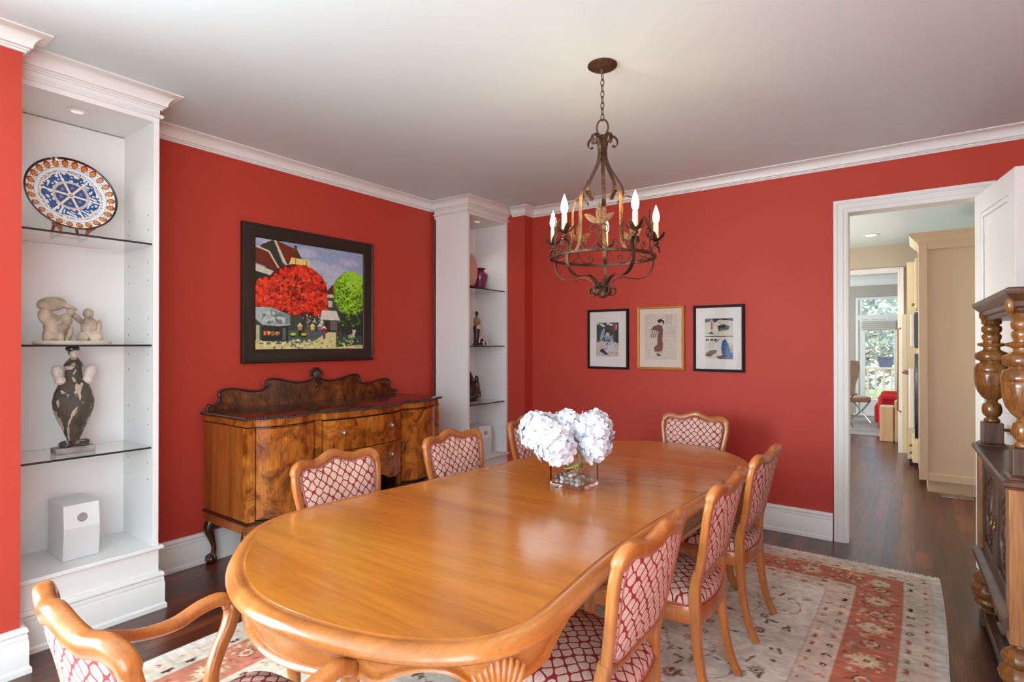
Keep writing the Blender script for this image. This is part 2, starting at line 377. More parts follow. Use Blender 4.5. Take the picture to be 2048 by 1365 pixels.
M['bark'] = plain('grey_bark', lin(146, 128, 116), rough=.9, bump=.5, bscale=40, var=.3)
M['deck'] = plain('deck_boards', lin(168, 156, 140), rough=.8, bump=.2, bscale=40, var=.2)
M['lawn'] = plain('lawn', lin(120, 140, 80), rough=.95, bump=.3, bscale=80, var=.3)
M['shade'] = plain('linen_blind', lin(208, 200, 190), rough=.9, bump=.1, bscale=300, var=.03)
M['lampon'] = plain('lit_downlight', (1, 1, 1, 1), rough=.4, emit=(1, .9, .76, 1), es=14)
M['lampoff'] = plain('halogen_lens', lin(232, 230, 224), rough=.15, coat=.5, emit=(1, .9, .8, 1), es=.5)
M['hole'] = plain('dark_peg_hole', lin(66, 60, 54), rough=.8, var=.1, bscale=30)
M['dark'] = plain('dark_plastic', lin(34, 34, 34), rough=.5, var=.1, bscale=30)

# ================================================================ THE ROOM SHELL
CE = 2.82; XL = -3.82; YB = 4.69; XR = .80; YN = -5.0
struct('floor', MB().box(-4.1, 1.9, -5.2, 13.35, -.1, 0), M['floor'], smooth=0)
struct('ceiling', MB().box(-3.95, .93, -5.12, 4.81, CE, CE+.1), M['ceil'], smooth=0)
w = MB(); w.box(-3.95, XL, .66, 4.81, 0, CE); w.box(-3.95, -3.18, -.3, .695, 0, CE); w.box(XL, -3.155, 4.545, 4.69, 0, CE)
struct('wall_left', w, M['red'], smooth=0)
NW = plain('pale_wall_paint', lin(226, 224, 218), rough=.8, bump=.02, bscale=160)  # pale colour on unseen walls, chosen to keep the bounce light neutral
w = MB(); lw = [(-4.1, -2.5), (-1.75, -.32)]; q_ = -5.12  # openings for the added left windows
for y0, y1 in lw:
    w.box(-3.31, -3.18, q_, y0, 0, CE); w.box(-3.31, -3.18, y0, y1, 0, .62); w.box(-3.31, -3.18, y0, y1, 2.36, CE); q_ = y1
struct('wall_left', w, NW, smooth=0)
for i, (y0, y1) in enumerate(lw):
    t = MB()
    for a, b_ in ((y0-.07, y0), (y1, y1+.07)): t.box(-3.179, -3.15, a, b_, .62, 2.43)
    t.box(-3.179, -3.15, y0, y1, 2.36, 2.43); t.box(-3.179, -3.13, y0-.1, y1+.1, .55, .62)
    struct('window_%d' % (i+5), t, M['trim'], smooth=0, bevel=.004)  # trim of the unseen left windows added for side light
DX0, DX1, DZ = -.40, .345, 2.415                     # doorway to the kitchen
w = MB(); w.box(XL, DX0, YB, YB+.13, 0, CE); w.box(DX1, XR, YB, YB+.13, 0, CE); w.box(DX0, DX1, YB, YB+.13, DZ, CE)
struct('wall_back', w, M['red'], smooth=0)
w = MB(); z0, z1 = .62, 2.36; rw = [(-4.1, -2.5), (-1.7, -.1)]
w.box(XR, XR+.13, YN, -4.1, 0, CE); w.box(XR, XR+.13, -2.5, -1.7, 0, CE); 
for y0, y1 in rw: w.box(XR, XR+.13, y0, y1, 0, z0); w.box(XR, XR+.13, y0, y1, z1, CE)
struct('wall_right', w, NW, smooth=0)
struct('wall_right', MB().box(XR, XR+.13, -.1, YB+.13, 0, CE), M['red'], smooth=0)
w = MB(); wins = [(-3.14, -1.42), (-.98, .74)]
w.box(-3.18, wins[0][0], YN-.12, YN, 0, CE); w.box(wins[0][1], wins[1][0], YN-.12, YN, 0, CE); w.box(wins[1][1], XR+.13, YN-.12, YN, 0, CE)
for a, b_ in wins: w.box(a, b_, YN-.12, YN, 0, .58); w.box(a, b_, YN-.12, YN, 2.5, CE)
struct('wall_near', w, NW, smooth=0)
for i, (a, b_) in enumerate(wins):
    t = MB(); z0, z1 = .58, 2.5
    for q in ((a-.07, a, z0-.07, z1+.07), (b_, b_+.07, z0-.07, z1+.07), (a, b_, z1, z1+.07), (a-.1, b_+.1, z0-.07, z0)):
        t.box(q[0], q[1], YN+.001, YN+.03, q[2], q[3])
    struct('window_%d' % (i+1), t, M['trim'], smooth=0, bevel=.004)
for i, (y0, y1) in enumerate(rw):
    t = MB()
    for a, b_ in ((y0-.07, y0), (y1, y1+.07)): t.box(XR-.03, XR-.001, a, b_, .62, 2.43)
    t.box(XR-.03, XR-.001, y0, y1, 2.36, 2.43); t.box(XR-.05, XR-.001, y0-.1, y1+.1, .55, .62)
    struct('window_%d' % (i+3), t, M['trim'], smooth=0, bevel=.004)  # trim of the unseen right windows added for side light

def molding(path, prof, closed=False):
    """path: plan points walked with the room on the right; prof: (distance from wall, z)"""
    P = [Vector((a, b, 0)) for a, b in path]; n = len(P); rings = []
    nor = []
    for i in range(n-1):
        d = (P[i+1]-P[i]).normalized(); nor.append(Vector((d.y, -d.x, 0)))
    for i in range(n):
        if i == 0: m = nor[0]
        elif i == n-1: m = nor[-1]
        else:
            a, b_ = nor[i-1], nor[i]; m = (a+b_); m = m/ (1+a.dot(b_)) if m.length > 1e-4 else a
        rings.append([(P[i].x+m.x*d, P[i].y+m.y*d, z) for d, z in prof])
    return MB().loft(rings)
def cove(z0, z1, d):
    h = z1-z0; pr = [(0, z0), (.012, z0), (.012, z0+h*.10), (.020, z0+h*.13), (.020, z0+h*.2), (.030, z0+h*.25)]
    for k in range(1, 7):
        a = PI/2*k/6
        pr.append((.030+(d-.045)*(1-math.cos(a)), z0+h*.25+h*.60*math.sin(a)))
    pr += [(d-.010, z0+h*.88), (d, z0+h*.92), (d, z1-.0005), (0, z1-.0005)]
    return pr
crown = cove(2.735, CE, .088)
struct('trim_1', molding([(-3.18, YN+.002), (-3.18, .695), (-3.22, .695)], crown), M['trim'])
struct('trim_2', molding([(XL, 1.325), (XL, 3.915)], crown), M['trim'])
struct('trim_3', molding([(-3.30, 4.545), (-3.155, 4.545), (-3.155, YB), (XR, YB), (XR, YN)], crown), M['trim'])
def basep(h, t=.02):
    return [(0, 0), (t+.008, 0), (t+.008, .022), (t, .032), (t, h*.70), (t-.004, h*.74), (t-.002, h*.78), (t-.006, h*.86), (t-.001, h*.90), (t-.004, h*.97), (t-.010, h), (0, h)]
BP = [(a, z+.0005) for a, z in basep(.2, .026)]
struct('baseboard_left', molding([(XL, 1.30), (XL, 3.94)], BP), M['trim'])
struct('baseboard_near', molding([(-3.18, YN+.002), (-3.18, .695), (-3.3, .695)], BP), M['trim'])
struct('baseboard_back', molding([(-3.30, 4.545), (-3.155, 4.545), (-3.155, YB), (-.487, YB)], BP), M['trim'])
struct('baseboard_right', molding([(.44, YB), (XR, YB), (XR, YN)], BP), M['trim'])
# casing of the doorway: stepped profile
def casing(x0, x1, zt, y, out=-1, wd=.078, th=.022):
    mb = MB()
    P = [Vector((x0, 0, .0005)), Vector((x0, 0, zt)), Vector((x1, 0, zt)), Vector((x1, 0, .0005))]
    nor = [Vector((-1, 0, 0)), Vector((0, 0, 1)), Vector((1, 0, 0))]
    prof = [(-.004, 0), (-.004, th*.55), (.014, th*.6), (.018, th*.85), (.05, th*.95), (.056, th*1.2), (wd, th*1.25), (wd, 0)]
    rings = []
    for i in range(4):
        m = nor[0] if i == 0 else nor[2] if i == 3 else nor[i-1]+nor[i]
        rings.append([(P[i].x+m.x*d, y+out*t, P[i].z+m.z*d) for d, t in prof])
    return mb.loft(rings)
struct('trim_4', casing(DX0, DX1, DZ, YB-.001), M['trim'])
j = MB(); j.box(DX0-.003, DX0+.012, YB-.008, YB+.14, .0005, DZ+.003); j.box(DX1-.012, DX1+.003, YB-.008, YB+.14, .0005, DZ+.003); j.box(DX0+.012, DX1-.012, YB-.008, YB+.14, DZ-.012, DZ+.003)
struct('trim_5', j, M['trim'], smooth=0)

# the open white panelled door, hinged on the right jamb and swung into the room
hx, hy, tipx, tipy = .318, 4.655, .436, 3.955
L = math.hypot(tipx-hx, tipy-hy); ang = math.atan2(tipy-hy, tipx-hx)
dr = T('door_1', 'white panelled door standing open against the right end of the back wall', 'door', (hx, hy, 0), ang, structure=True)
H_ = 2.395; th = .042                              # local: x along the leaf, y thickness (face -y towards the doorway), z up
d = MB(); st = .105; rows = [(.22, .86), (1.06, 2.27)]
d.box(0, st, 0, th, .008, H_); d.box(L-st, L, 0, th, .008, H_)
zz = [.008, rows[0][0], rows[0][1], rows[1][0], rows[1][1], H_]
for k in (0, 2, 4): d.box(st, L-st, 0, th, zz[k], zz[k+1])
dr.part('door_frame', d, M['trim'], smooth=0, bevel=.002)
for a, b_ in rows:
    p = MB(); p.box(st, L-st, .014, th-.014, a, b_)
    for f0, f1 in ((.003, .014), (th-.014, th-.003)):
        for (xa, xb, za, zb) in ((st, st+.03, a, b_), (L-st-.03, L-st, a, b_), (st+.03, L-st-.03, a, a+.03), (st+.03, L-st-.03, b_-.03, b_)): p.box(xa, xb, f0, f1, za, zb)
    dr.part('door_panel', p, M['trim'], smooth=0, bevel=.006)
for sy, yy in ((-1, 0), (1, th)):
    h = MB(); rot = Matrix.Rotation(-sy*PI/2, 3, 'X')
    h.lathe([(.001, 0), (.026, 0), (.026, .006), (.010, .010), (.009, .035), (.024, .045), (.028, .058), (.020, .070), (.001, .073)], (L-.055, yy, .98), 16, rot)
    dr.part('door_knob', h, M['brass'])

# ---------------------------------------------------------------- kitchen passage and far sitting room
KC = 2.78
struct('wall_kitchen_left', MB().box(-2.74, -2.62, 4.82, 9.0, 0, KC).box(-3.17, -3.05, 9.12, 13.2, 0, KC), M['greige'], smooth=0)
struct('wall_kitchen_right', MB().box(.86, .98, 4.82, 9.0, 0, KC).box(1.6, 1.72, 9.12, 13.2, 0, KC), M['greige'], smooth=0)
w = MB(); w.box(-2.74, -1.35, 9.0, 9.12, 0, KC); w.box(-.175, .98, 9.0, 9.12, 0, KC); w.box(-1.35, -.175, 9.0, 9.12, 2.405, KC)
w.box(-3.17, -2.74, 9.0, 9.12, 0, KC); w.box(.98, 1.72, 9.0, 9.12, 0, KC)
struct('wall_kitchen_back', w, M['greige'], smooth=0)
struct('ceiling_kitchen', MB().box(-3.17, 1.72, 4.821, 13.3, KC, KC+.1), M['ceil'], smooth=0)
struct('trim_6', casing(-1.35, -.175, 2.405, 8.999, -1, .062), M['trim'])
struct('baseboard_kitchen', MB().box(-.11, -.03, 8.975, 8.999, .0005, .15), M['trim'], smooth=0)
# far wall with the garden door opening
gx0, gx1, gz1 = -.96, -.02, 2.38
w = MB(); w.box(-3.17, gx0, 13.2, 13.32, 0, KC); w.box(gx1, 1.72, 13.2, 13.32, 0, KC); w.box(gx0, gx1, 13.2, 13.32, gz1, KC)
struct('wall_far', w, M['taupe'], smooth=0)
struct('trim_7', molding([(-3.0, 13.199), (1.6, 13.199)], cove(2.62, KC, .12)), M['trim'])
gd = T('door_2', 'white glazed garden door with a transom window at the end of the far room', 'door', (-.49, 13.25, 0), 0, world=True, structure=True)
f = MB(); Y0, Y1 = 13.19, 13.27
f.box(gx0, gx0+.045, Y0, Y1, 0, gz1); f.box(gx1-.045, gx1, Y0, Y1, 0, gz1); f.box(gx0+.045, gx1-.045, Y0, Y1, gz1-.05, gz1); f.box(gx0+.045, gx1-.045, Y0, Y1, 1.935, 2.03)
gd.part('door_frame', f, M['trim'], smooth=0, bevel=.004)
f = MB(); a, b_ = gx0+.045, gx1-.045; ga, gb = -.80, -.325
f.box(a, ga, Y0+.02, Y1-.01, .01, 1.93); f.box(gb, b_, Y0+.02, Y1-.01, .01, 1.93); f.box(ga, gb, Y0+.02, Y1-.01, .01, .33); f.box(ga, gb, Y0+.02, Y1-.01, 1.80, 1.93)
gd.part('door_leaf', f, M['trim'], smooth=0, bevel=.006)
gd.part('door_pane', MB().box(ga, gb, 13.235, 13.239, .33, 1.80), M['glass'], smooth=0)
f = MB(); f.box(a, a+.05, Y0+.02, Y1-.01, 2.03, gz1-.05); f.box(b_-.03, b_, Y0+.02, Y1-.01, 2.03, gz1-.05)
gd.part('transom_frame', f, M['trim'], smooth=0)
gd.part('transom_pane', MB().box(a+.05, b_-.03, 13.235, 13.239, 2.03, gz1-.05), M['glass'], smooth=0)
gd.part('door_sill', MB().box(gx0-.04, gx1+.04, 13.14, 13.2, .0005, .03), M['trim'], smooth=0, bevel=.004)
bl = MB()
for k in range(4):
    bl.loft([[(x, 13.205-.030*math.sin(q/6*PI)-.006*k, 1.72+.042*k+.052*q/6) for q in range(7)] + [(x, 13.205, 1.72+.042*k+.052), (x, 13.205, 1.72+.042*k)] for x in (-.86, -.29)])
single('roman_blind', bl, M['shade'], 'folded linen roman blind hanging on the glazed garden door', 'blind', (-.57, 13.2, 1.72))

# outdoors
struct('ground', MB().box(-14, 14, 14.9, 40, -1.3, -1.2), M['lawn'], smooth=0)
single('deck', MB().box(-3, 3, 13.33, 14.9, -.16, -.04), M['deck'], 'grey wooden deck outside the garden door', 'deck', (0, 14.1, -.16), smooth=0)
rl = T('deck_railing', 'cream wooden balustrade seen through the garden door', 'railing', (-.6, 14.8, -.04), world=True)
rl.part('top_rail', MB().box(-2.6, 1.6, 14.72, 14.86, .88, .93), M['rail'], bevel=.006, smooth=0)
rl.part('bottom_rail', MB().box(-2.6, 1.6, 14.76, 14.81, .05, .10), M['rail'], bevel=.004, smooth=0)
for k in range(27):
    x = -2.5+k*.15; rl.part('baluster', MB().box(x-.02, x+.02, 14.77, 14.80, .10, .88), M['rail'], smooth=0)
for x in (-2.58, 1.58): rl.part('post', MB().box(x-.05, x+.05, 14.74, 14.84, -.04, 1.0), M['rail'], smooth=0)
pt = T('planter', 'blue grey plastic planter standing on the deck railing', 'planter', (-.515, 14.79, .93), world=False)
pt.part('pot', MB().loft([[(sx*a+0, sy*b2, z) for sx, sy in ((-1, -1), (1, -1), (1, 1), (-1, 1))] for a, b2, z in ((.11, .06, 0), (.15, .08, .2), (.165, .09, .2), (.165, .09, .23), (.14, .07, .23), (.13, .06, .19))]), M['pot'], smooth=0, bevel=.005)
pt.part('soil', MB().box(-.13, .13, -.06, .06, .17, .19), M['bark'], smooth=0)

def leafcloud(n, c, r, size, rnd, flat=1):
    mb = MB()
    for _ in range(n):
        while 1:
            p = Vector((rnd.uniform(-1, 1), rnd.uniform(-1, 1), rnd.uniform(-1, 1)))
            if p.length < 1: break
        p = Vector((p.x*r[0], p.y*r[1], p.z*r[2])) + Vector(c)
        a = rnd.uniform(0, 2*PI); b2 = rnd.uniform(-1, 1)
        u = Vector((math.cos(a), math.sin(a), b2)).normalized(); v = u.cross(Vector((rnd.uniform(-1, 1), rnd.uniform(-1, 1), rnd.uniform(-1, 1)))).normalized()
        s_ = size*rnd.uniform(.6, 1.4)
        mb.add([p-u*s_, p+v*s_*.45, p+u*s_, p-v*s_*.45, p+u.cross(v)*s_*.2], [(0, 1, 4), (1, 2, 4), (2, 3, 4), (3, 0, 4)])
    return mb
R_ = random.Random(3)
trees = [(-1.6, 19, 3.0, 'foliage2', 'tall pale leafy tree left of the planter beyond the railing', 2.3), (2.4, 23.5, 3.4, 'foliage', 'green leafy tree right of the planter beyond the railing', 2.4), (-5.2, 26, 3.8, 'foliage', 'broad green tree farthest left in the garden', 3.0)]
for x, y, h, mt, lab, rad in trees:
    t = T('garden_tree', lab, 'tree', (x, y, -1.2))
    tr = MB(); tr.tube(cr([(0, 0, 0), (.08, 0, h*.3), (-.05, .05, h*.7), (0, 0, h*1.1)], 4), [.12]*5+[.1]*4+[.06]*4)
    for k in range(9):
        a = R_.uniform(0, 6.28); z = R_.uniform(.35, .9)*h
        tr.tube([(0, 0, z), (math.cos(a)*.5, math.sin(a)*.5, z+.4), (math.cos(a)*1.3, math.sin(a)*1.3, z+.6)], [.05, .035, .015], seg=5)
    t.part('trunk', tr, M['bark'])
    t.part('crown', leafcloud(2600, (0, 0, h*.95), (rad, 1.4, h*.55), .11, R_), M[mt], smooth=0)
for x, y, s_, mt, lab in ((-1.0, 16.0, .6, 'foliage2', 'pale low shrub directly behind the railing on the left'), (.35, 16.2, .6, 'foliage', 'green shrub behind the railing on the right'), (-2.7, 17.2, .8, 'foliage', 'green shrub behind the railing, farthest left of three')):
    t = T('garden_shrub', lab, 'shrub', (x, y, -1.2))
    st_ = MB()
    for k in range(7): a = R_.uniform(0, 6.28); st_.tube([(0, 0, 0), (math.cos(a)*.15, math.sin(a)*.1, s_), (math.cos(a)*.4, math.sin(a)*.3, s_*1.9)], [.02, .015, .006], seg=5)
    t.part('stem', st_, M['bark']); t.part('foliage', leafcloud(900, (0, 0, s_*1.35), (s_, s_*.6, s_*1.1), .07, R_), M[mt], smooth=0)

# kitchen: tall pantry end panel, oven stack, far doors
pc = T('pantry_cabinet', 'tall cream cabinet with a framed end panel seen through the doorway', 'cabinet', (.45, 7.0, 0), world=True)
px0, px1, py0, py1 = .035, .85, 6.75, 7.35
pc.part('body', MB().box(px0+.01, px1, py0+.012, py1, .12, 2.44), M['cab'], smooth=0)
e = MB(); fw = .07
for q in ((px0, px0+fw, .115, 2.44), (px1-fw, px1, .115, 2.44), (px0+fw, px1-fw, .115, .115+fw), (px0+fw, px1-fw, 2.37, 2.44)): e.box(q[0], q[1], py0-.008, py0+.012, q[2], q[3])
pc.part('end_panel_frame', e, M['cab'], smooth=0, bevel=.003)
pc.part('kick_board', MB().box(px0+.07, px1, py0+.04, py1, .0005, .12), M['cab'], smooth=0)
pc.part('cornice', molding([(px1, py0), (px0+.005, py0), (px0+.005, py1-.002)][::-1], [(0, 2.42), (.01, 2.42), (.016, 2.445), (.03, 2.452), (.05, 2.475), (.075, 2.50), (.08, 2.515), (.08, 2.53), (0, 2.53)]), M['cab'])
ov = T('oven_tower', 'tall cabinet with built-in black glass ovens beyond the cream pantry panel', 'oven', (.4, 7.75, 0), world=True)
ov.part('body', MB().box(.034, .85, 7.352, 8.1, .10, 2.42), M['cab'], smooth=0)
o_ = MB().box(.002, .033, 7.42, 8.04, 1.40, 1.79); ov.part('upper_oven', o_, M['blackgl'], smooth=0, bevel=.004)
ov.part('lower_oven', MB().box(.002, .033, 7.42, 8.04, .42, 1.34), M['blackgl'], smooth=0, bevel=.004)
od = ov.part('oven_door', MB().box(-.05, .001, 7.44, 8.02, .52, 1.16), M['plastic'], smooth=0, bevel=.006)
ov.part('handle', MB().tube([(-.051, 7.48, 1.12), (-.10, 7.48, 1.13), (-.10, 7.98, 1.13), (-.051, 7.98, 1.12)], .012), M['chrome'], parent=od)
od = ov.part('oven_door', MB().box(-.035, .001, 7.44, 8.02, 1.42, 1.77), M['plastic'], smooth=0, bevel=.006)
ov.part('cabinet_door', MB().box(.006, .033, 7.40, 8.05, 1.83, 2.38), M['cab'], smooth=0, bevel=.005)
ov.part('drawer_front', MB().box(-.02, .033, 7.40, 8.05, .16, .39), M['cab'], smooth=0, bevel=.005)
for z in (1.88, .33, .25): ov.part('knob', MB().ball((-.035 if z < 1 else -.012, 7.52, z), .017), M['brass'])
ov.part('kick_board', MB().box(.04, .85, 7.352, 8.1, .0005, .10), M['dark'], smooth=0)
fr = T('fridge_cabinet', 'cream panelled fridge front with a long bar handle beyond the ovens', 'fridge', (.3, 8.5, 0), world=True)
fr.part('body', MB().box(-.07, .85, 8.102, 8.95, .08, 2.42), M['cab'], smooth=0)
fr.part('door', MB().box(-.125, -.071, 8.12, 8.9, .14, 1.80), M['cab'], smooth=0, bevel=.006)
fr.part('handle', MB().tube([(-.126, 8.2, .62), (-.165, 8.2, .64), (-.165, 8.2, 1.62), (-.126, 8.2, 1.64)], .011), M['brass'])
fr.part('kick_board', MB().box(-.05, .85, 8.102, 8.95, .0005, .08), M['dark'], smooth=0)
vg = MB(); vg.box(.20, .44, 6.60, 6.735, .001, .012)
single('floor_register', vg, M['chrome'], 'flat metal floor vent in front of the cream pantry cabinet', 'vent', (.32, 6.67, 0), smooth=0, bevel=.003)
def downlight(x, y, z, lab, m_on, r=.07, grp=None):
    t = T('recessed_spotlight', lab, 'light', (x, y, z-.002), group=grp)
    t.part('trim_ring', MB().lathe([(r*.66, 0), (r*.7, -.006), (r, -.004), (r+.004, -.0005), (r+.004, 0)], seg=28), M['trim'])
    t.part('lamp', MB().lathe([(.001, -.0012), (r*.5, -.0015), (r*.64, -.003), (r*.66, -.0001), (.001, 0)], seg=24), m_on)
    return t
downlight(-.425, 8.05, KC, 'lit round downlight in the kitchen ceiling', M['lampon'], .085)
spot('kitchen_downlight', (-.425, 8.05, KC-.03), 25, (1, .88, .72), 2.2)
spot('kitchen_downlight', (-1.3, 6.2, KC-.03), 20, (1, .88, .72), 2.2)

# far room things
wc = T('wing_chair', 'tan button-tufted wing chair with a metal frame near the garden door', 'chair', (-1.06, 12.0, .0075), math.radians(-140))
wb_ = MB()
ol = cr([(-.26, .42), (-.27, .6), (-.34, .85), (-.36, 1.06), (-.30, 1.12), (0, 1.10), (.30, 1.12), (.36, 1.06), (.34, .85), (.27, .6), (.26, .42)], 4)
wb_.loft([[(x, -.24-.12*(z-.42)+(x*x)*1.1+dy, z) for x, z in ol] for dy in (0, .09)])
wc.part('backrest', wb_, M['tan'])
bt = MB()
for r_ in range(4):
    for c_ in range(3): bt.ball(((c_-1)*.16+(.08 if r_ % 2 else -.0), -.235-.12*(.14*r_)+.10+.02, .52+.14*r_), .014, 8, 5)
wc.part('buttons', bt, M['tan'])
wc.part('seat', MB().box(-.27, .27, -.16, .36, .38, .48), M['tan'], bevel=.03)
for sx in (-1, 1):
    wc.part('leg', MB().tube([(sx*.24, .33, .38), (sx*.27, .10, .2), (sx*.27, -.20, .0)], .014), M['chrome'])
    wc.part('leg', MB().tube([(sx*.24, -.14, .38), (sx*.27, .08, .2), (sx*.27, .34, .0)], .014), M['chrome'])
ts = T('folding_side_table', 'small cross-legged metal table in front of the tan wing chair', 'table', (-1.0, 11.25, .0075), .3)
ts.part('table_top', MB().lathe([(.001, .555), (.2, .555), (.205, .57), (.2, .58), (.001, .578)]), M['chrome'])
for k in range(3):
    a = k*2.09
    ts.part('leg', MB().tube([(math.cos(a)*.15, math.sin(a)*.15, .555), (0, 0, .3), (-math.cos(a)*.2, -math.sin(a)*.2, .0)], .010), M['brass'])
ar = MB().box(-1.9, .9, 10.35, 12.75, .0006, .007)
single('area_rug', ar, wood('streaked_grey_rug', (lin(120, 116, 120), lin(160, 152, 150), lin(186, 170, 158)), 'x', 2.2, 5, rough=.95, coat=0, pore=.2), 'grey streaked rug on the floor of the far sitting room', 'rug', (-.5, 11.5, 0), smooth=0)
so = T('armchair', 'bright red upholstered armchair facing into the far room', 'armchair', (-.09, 11.35, .0075), 0)
so.part('arm', MB().box(-.40, .3, -.42, -.22, .0, .60), M['redfab'], bevel=.06)
so.part('arm', MB().box(-.40, .3, .42, .62, .0, .60), M['redfab'], bevel=.06)
so.part('seat', MB().box(-.46, .2, -.21, .41, .1, .42), M['redfab'], bevel=.05)
so.part('backrest', MB().box(.16, .40, -.36, .56, .12, .84), M['redfab'], bevel=.07)
cu = MB(); cu.ball((0, 0, 0), .21, 14, 8, (.35, 1, 1)); cu.v = [(x-.02+z*-.3, y, z) for x, y, z in cu.v]
o = single('cushion', cu, M['tan'], 'tan cushion leaning on the red armchair', 'cushion', (-.03, 11.45, .64), local=True)
single('wooden_block', MB().box(-.085, .085, -.15, .15, 0, .52), M['palewood'], 'lower pale wooden block table left of the taller one in the far room', 'side table', (-.335, 10.0, 0), local=True, smooth=0, bevel=.012, group=None)
single('wooden_block', MB().box(-.085, .085, -.15, .15, 0, .60), M['palewood'], 'taller pale wooden block table right behind the lower one in the far room', 'side table', (-.155, 10.02, 0), local=True, smooth=0, bevel=.012)

# ================================================================ BUILT-IN BOOKCASES
def bookcase(name, lab, ya, yb, near):
    """ya..yb along the left wall, front at X=-3.36"""
    t = T(name, lab, 'bookcase', (XL+.05, (ya+yb)/2, 0), world=True)
    xf = -3.36; xb = -3.79; th = .028
    t.part('back_panel', MB().box(xb, xb+.02, ya, yb, .345, 2.66), M['case'], smooth=0)
    for k, (a, b_) in enumerate(((ya, ya+th), (yb-th, yb))):
        sp = t.part('side_panel', MB().box(xb, xf, a, b_, .34, 2.69) if True else None, M['case'], smooth=0, bevel=.002)
    # stile beads on the front edges and header
    t.part('header', MB().box(xb, xf, ya+th, yb-th, 2.665, 2.70).box(xb, xf+.002, ya, yb, 2.70, 2.815), M['case'], smooth=0)
    bead = [(0, 2.690), (.010, 2.690), (.016, 2.697), (.016, 2.703), (.010, 2.710), (0, 2.710)]
    rt = [(XL+.03, ya), (xf, ya), (xf, yb), (XL+.03, yb)]
    t.part('header_bead', molding(rt, bead), M['trim'])
    t.part('cornice', molding(rt, cove(2.735, CE, .088)), M['trim'])
    t.part('base', MB().box(XL+.03, xf, ya, yb, .0005, .325), M['case'], smooth=0)
    lip = [(-.02, .322), (.012, .322), (.020, .327), (.020, .339), (.014, .345), (-.02, .345)]
    t.part('base_top', MB().box(xb+.02, xf-.0005, ya+th, yb-th, .325, .3452), M['case'], smooth=0)
    t.part('base_lip', molding(rt, lip), M['trim'])
    t.part('plinth', molding(rt, [(a, z+.0005) for a, z in basep(.2, .024)]), M['trim'])
    zs = [.70, .79, 1.00, 1.09, 1.30, 1.39, 1.50, 1.59, 1.80, 1.90, 2.08, 2.16]
    for x in (xf-.07, xb+.09):
        for z in zs:
            h = MB(); h.lathe([(.0035, 0), (.0035, .0012), (.001, .0012)], (0, 0, 0), 8, Matrix.Rotation(PI/2, 3, 'X')); h.v = [(a+x, b2+yb-th-.0001, c+z) for a, b2, c in h.v]
            t.part('peg_hole', h, M['hole'], smooth=0)
    return t
bookcase('built_in_bookcase', 'white built-in bookcase nearest the camera, holding the painted plate', .705, 1.315, True)
bookcase('built_in_bookcase', 'white built-in bookcase in the far left corner, holding the plum vase', 3.915, 4.54, False)
def shelf(ya, yb, z, lab):
    t = T('glass_shelf', lab, 'shelf', (-3.58, (ya+yb)/2, z-.01), group='glass shelves in the bookcases', world=True)
    a, b_ = ya+.030, yb-.030
    t.part('pane', MB().box(-3.768, -3.379, a, b_, z-.010, z), M['glass'], smooth=0)
    t.part('front_edge', MB().box(-3.3785, -3.376, a, b_, z-.010, z), M['gedge'], smooth=0, label='dark polished front edge')
names = ['top glass shelf, under the painted plate', 'middle glass shelf, under the pale stone figures', 'bottom glass shelf, under the vase-bodied figure']
for z, n in zip((2.0, 1.445, .885), names): shelf(.705, 1.315, z, n)
names = ['top glass shelf of the corner bookcase, under the plum vase', 'middle glass shelf of the corner bookcase, under the standing figurine', 'bottom glass shelf of the corner bookcase, under the dark stone carving']
for z, n in zip((1.985, 1.428, .870), names): shelf(3.915, 4.54, z, n)
downlight(-3.525, .99, 2.665, 'small round spotlight in the top of the near bookcase', M['lampoff'], .042)
downlight(-3.50, 4.22, 2.665, 'small round spotlight in the top of the corner bookcase', M['lampoff'], .042)
spot('bookcase_light', (-3.525, .99, 2.64), 3.5, (1, .9, .78), 1.8)
spot('bookcase_light', (-3.50, 4.22, 2.64), 3.0, (1, .9, .78), 1.8)

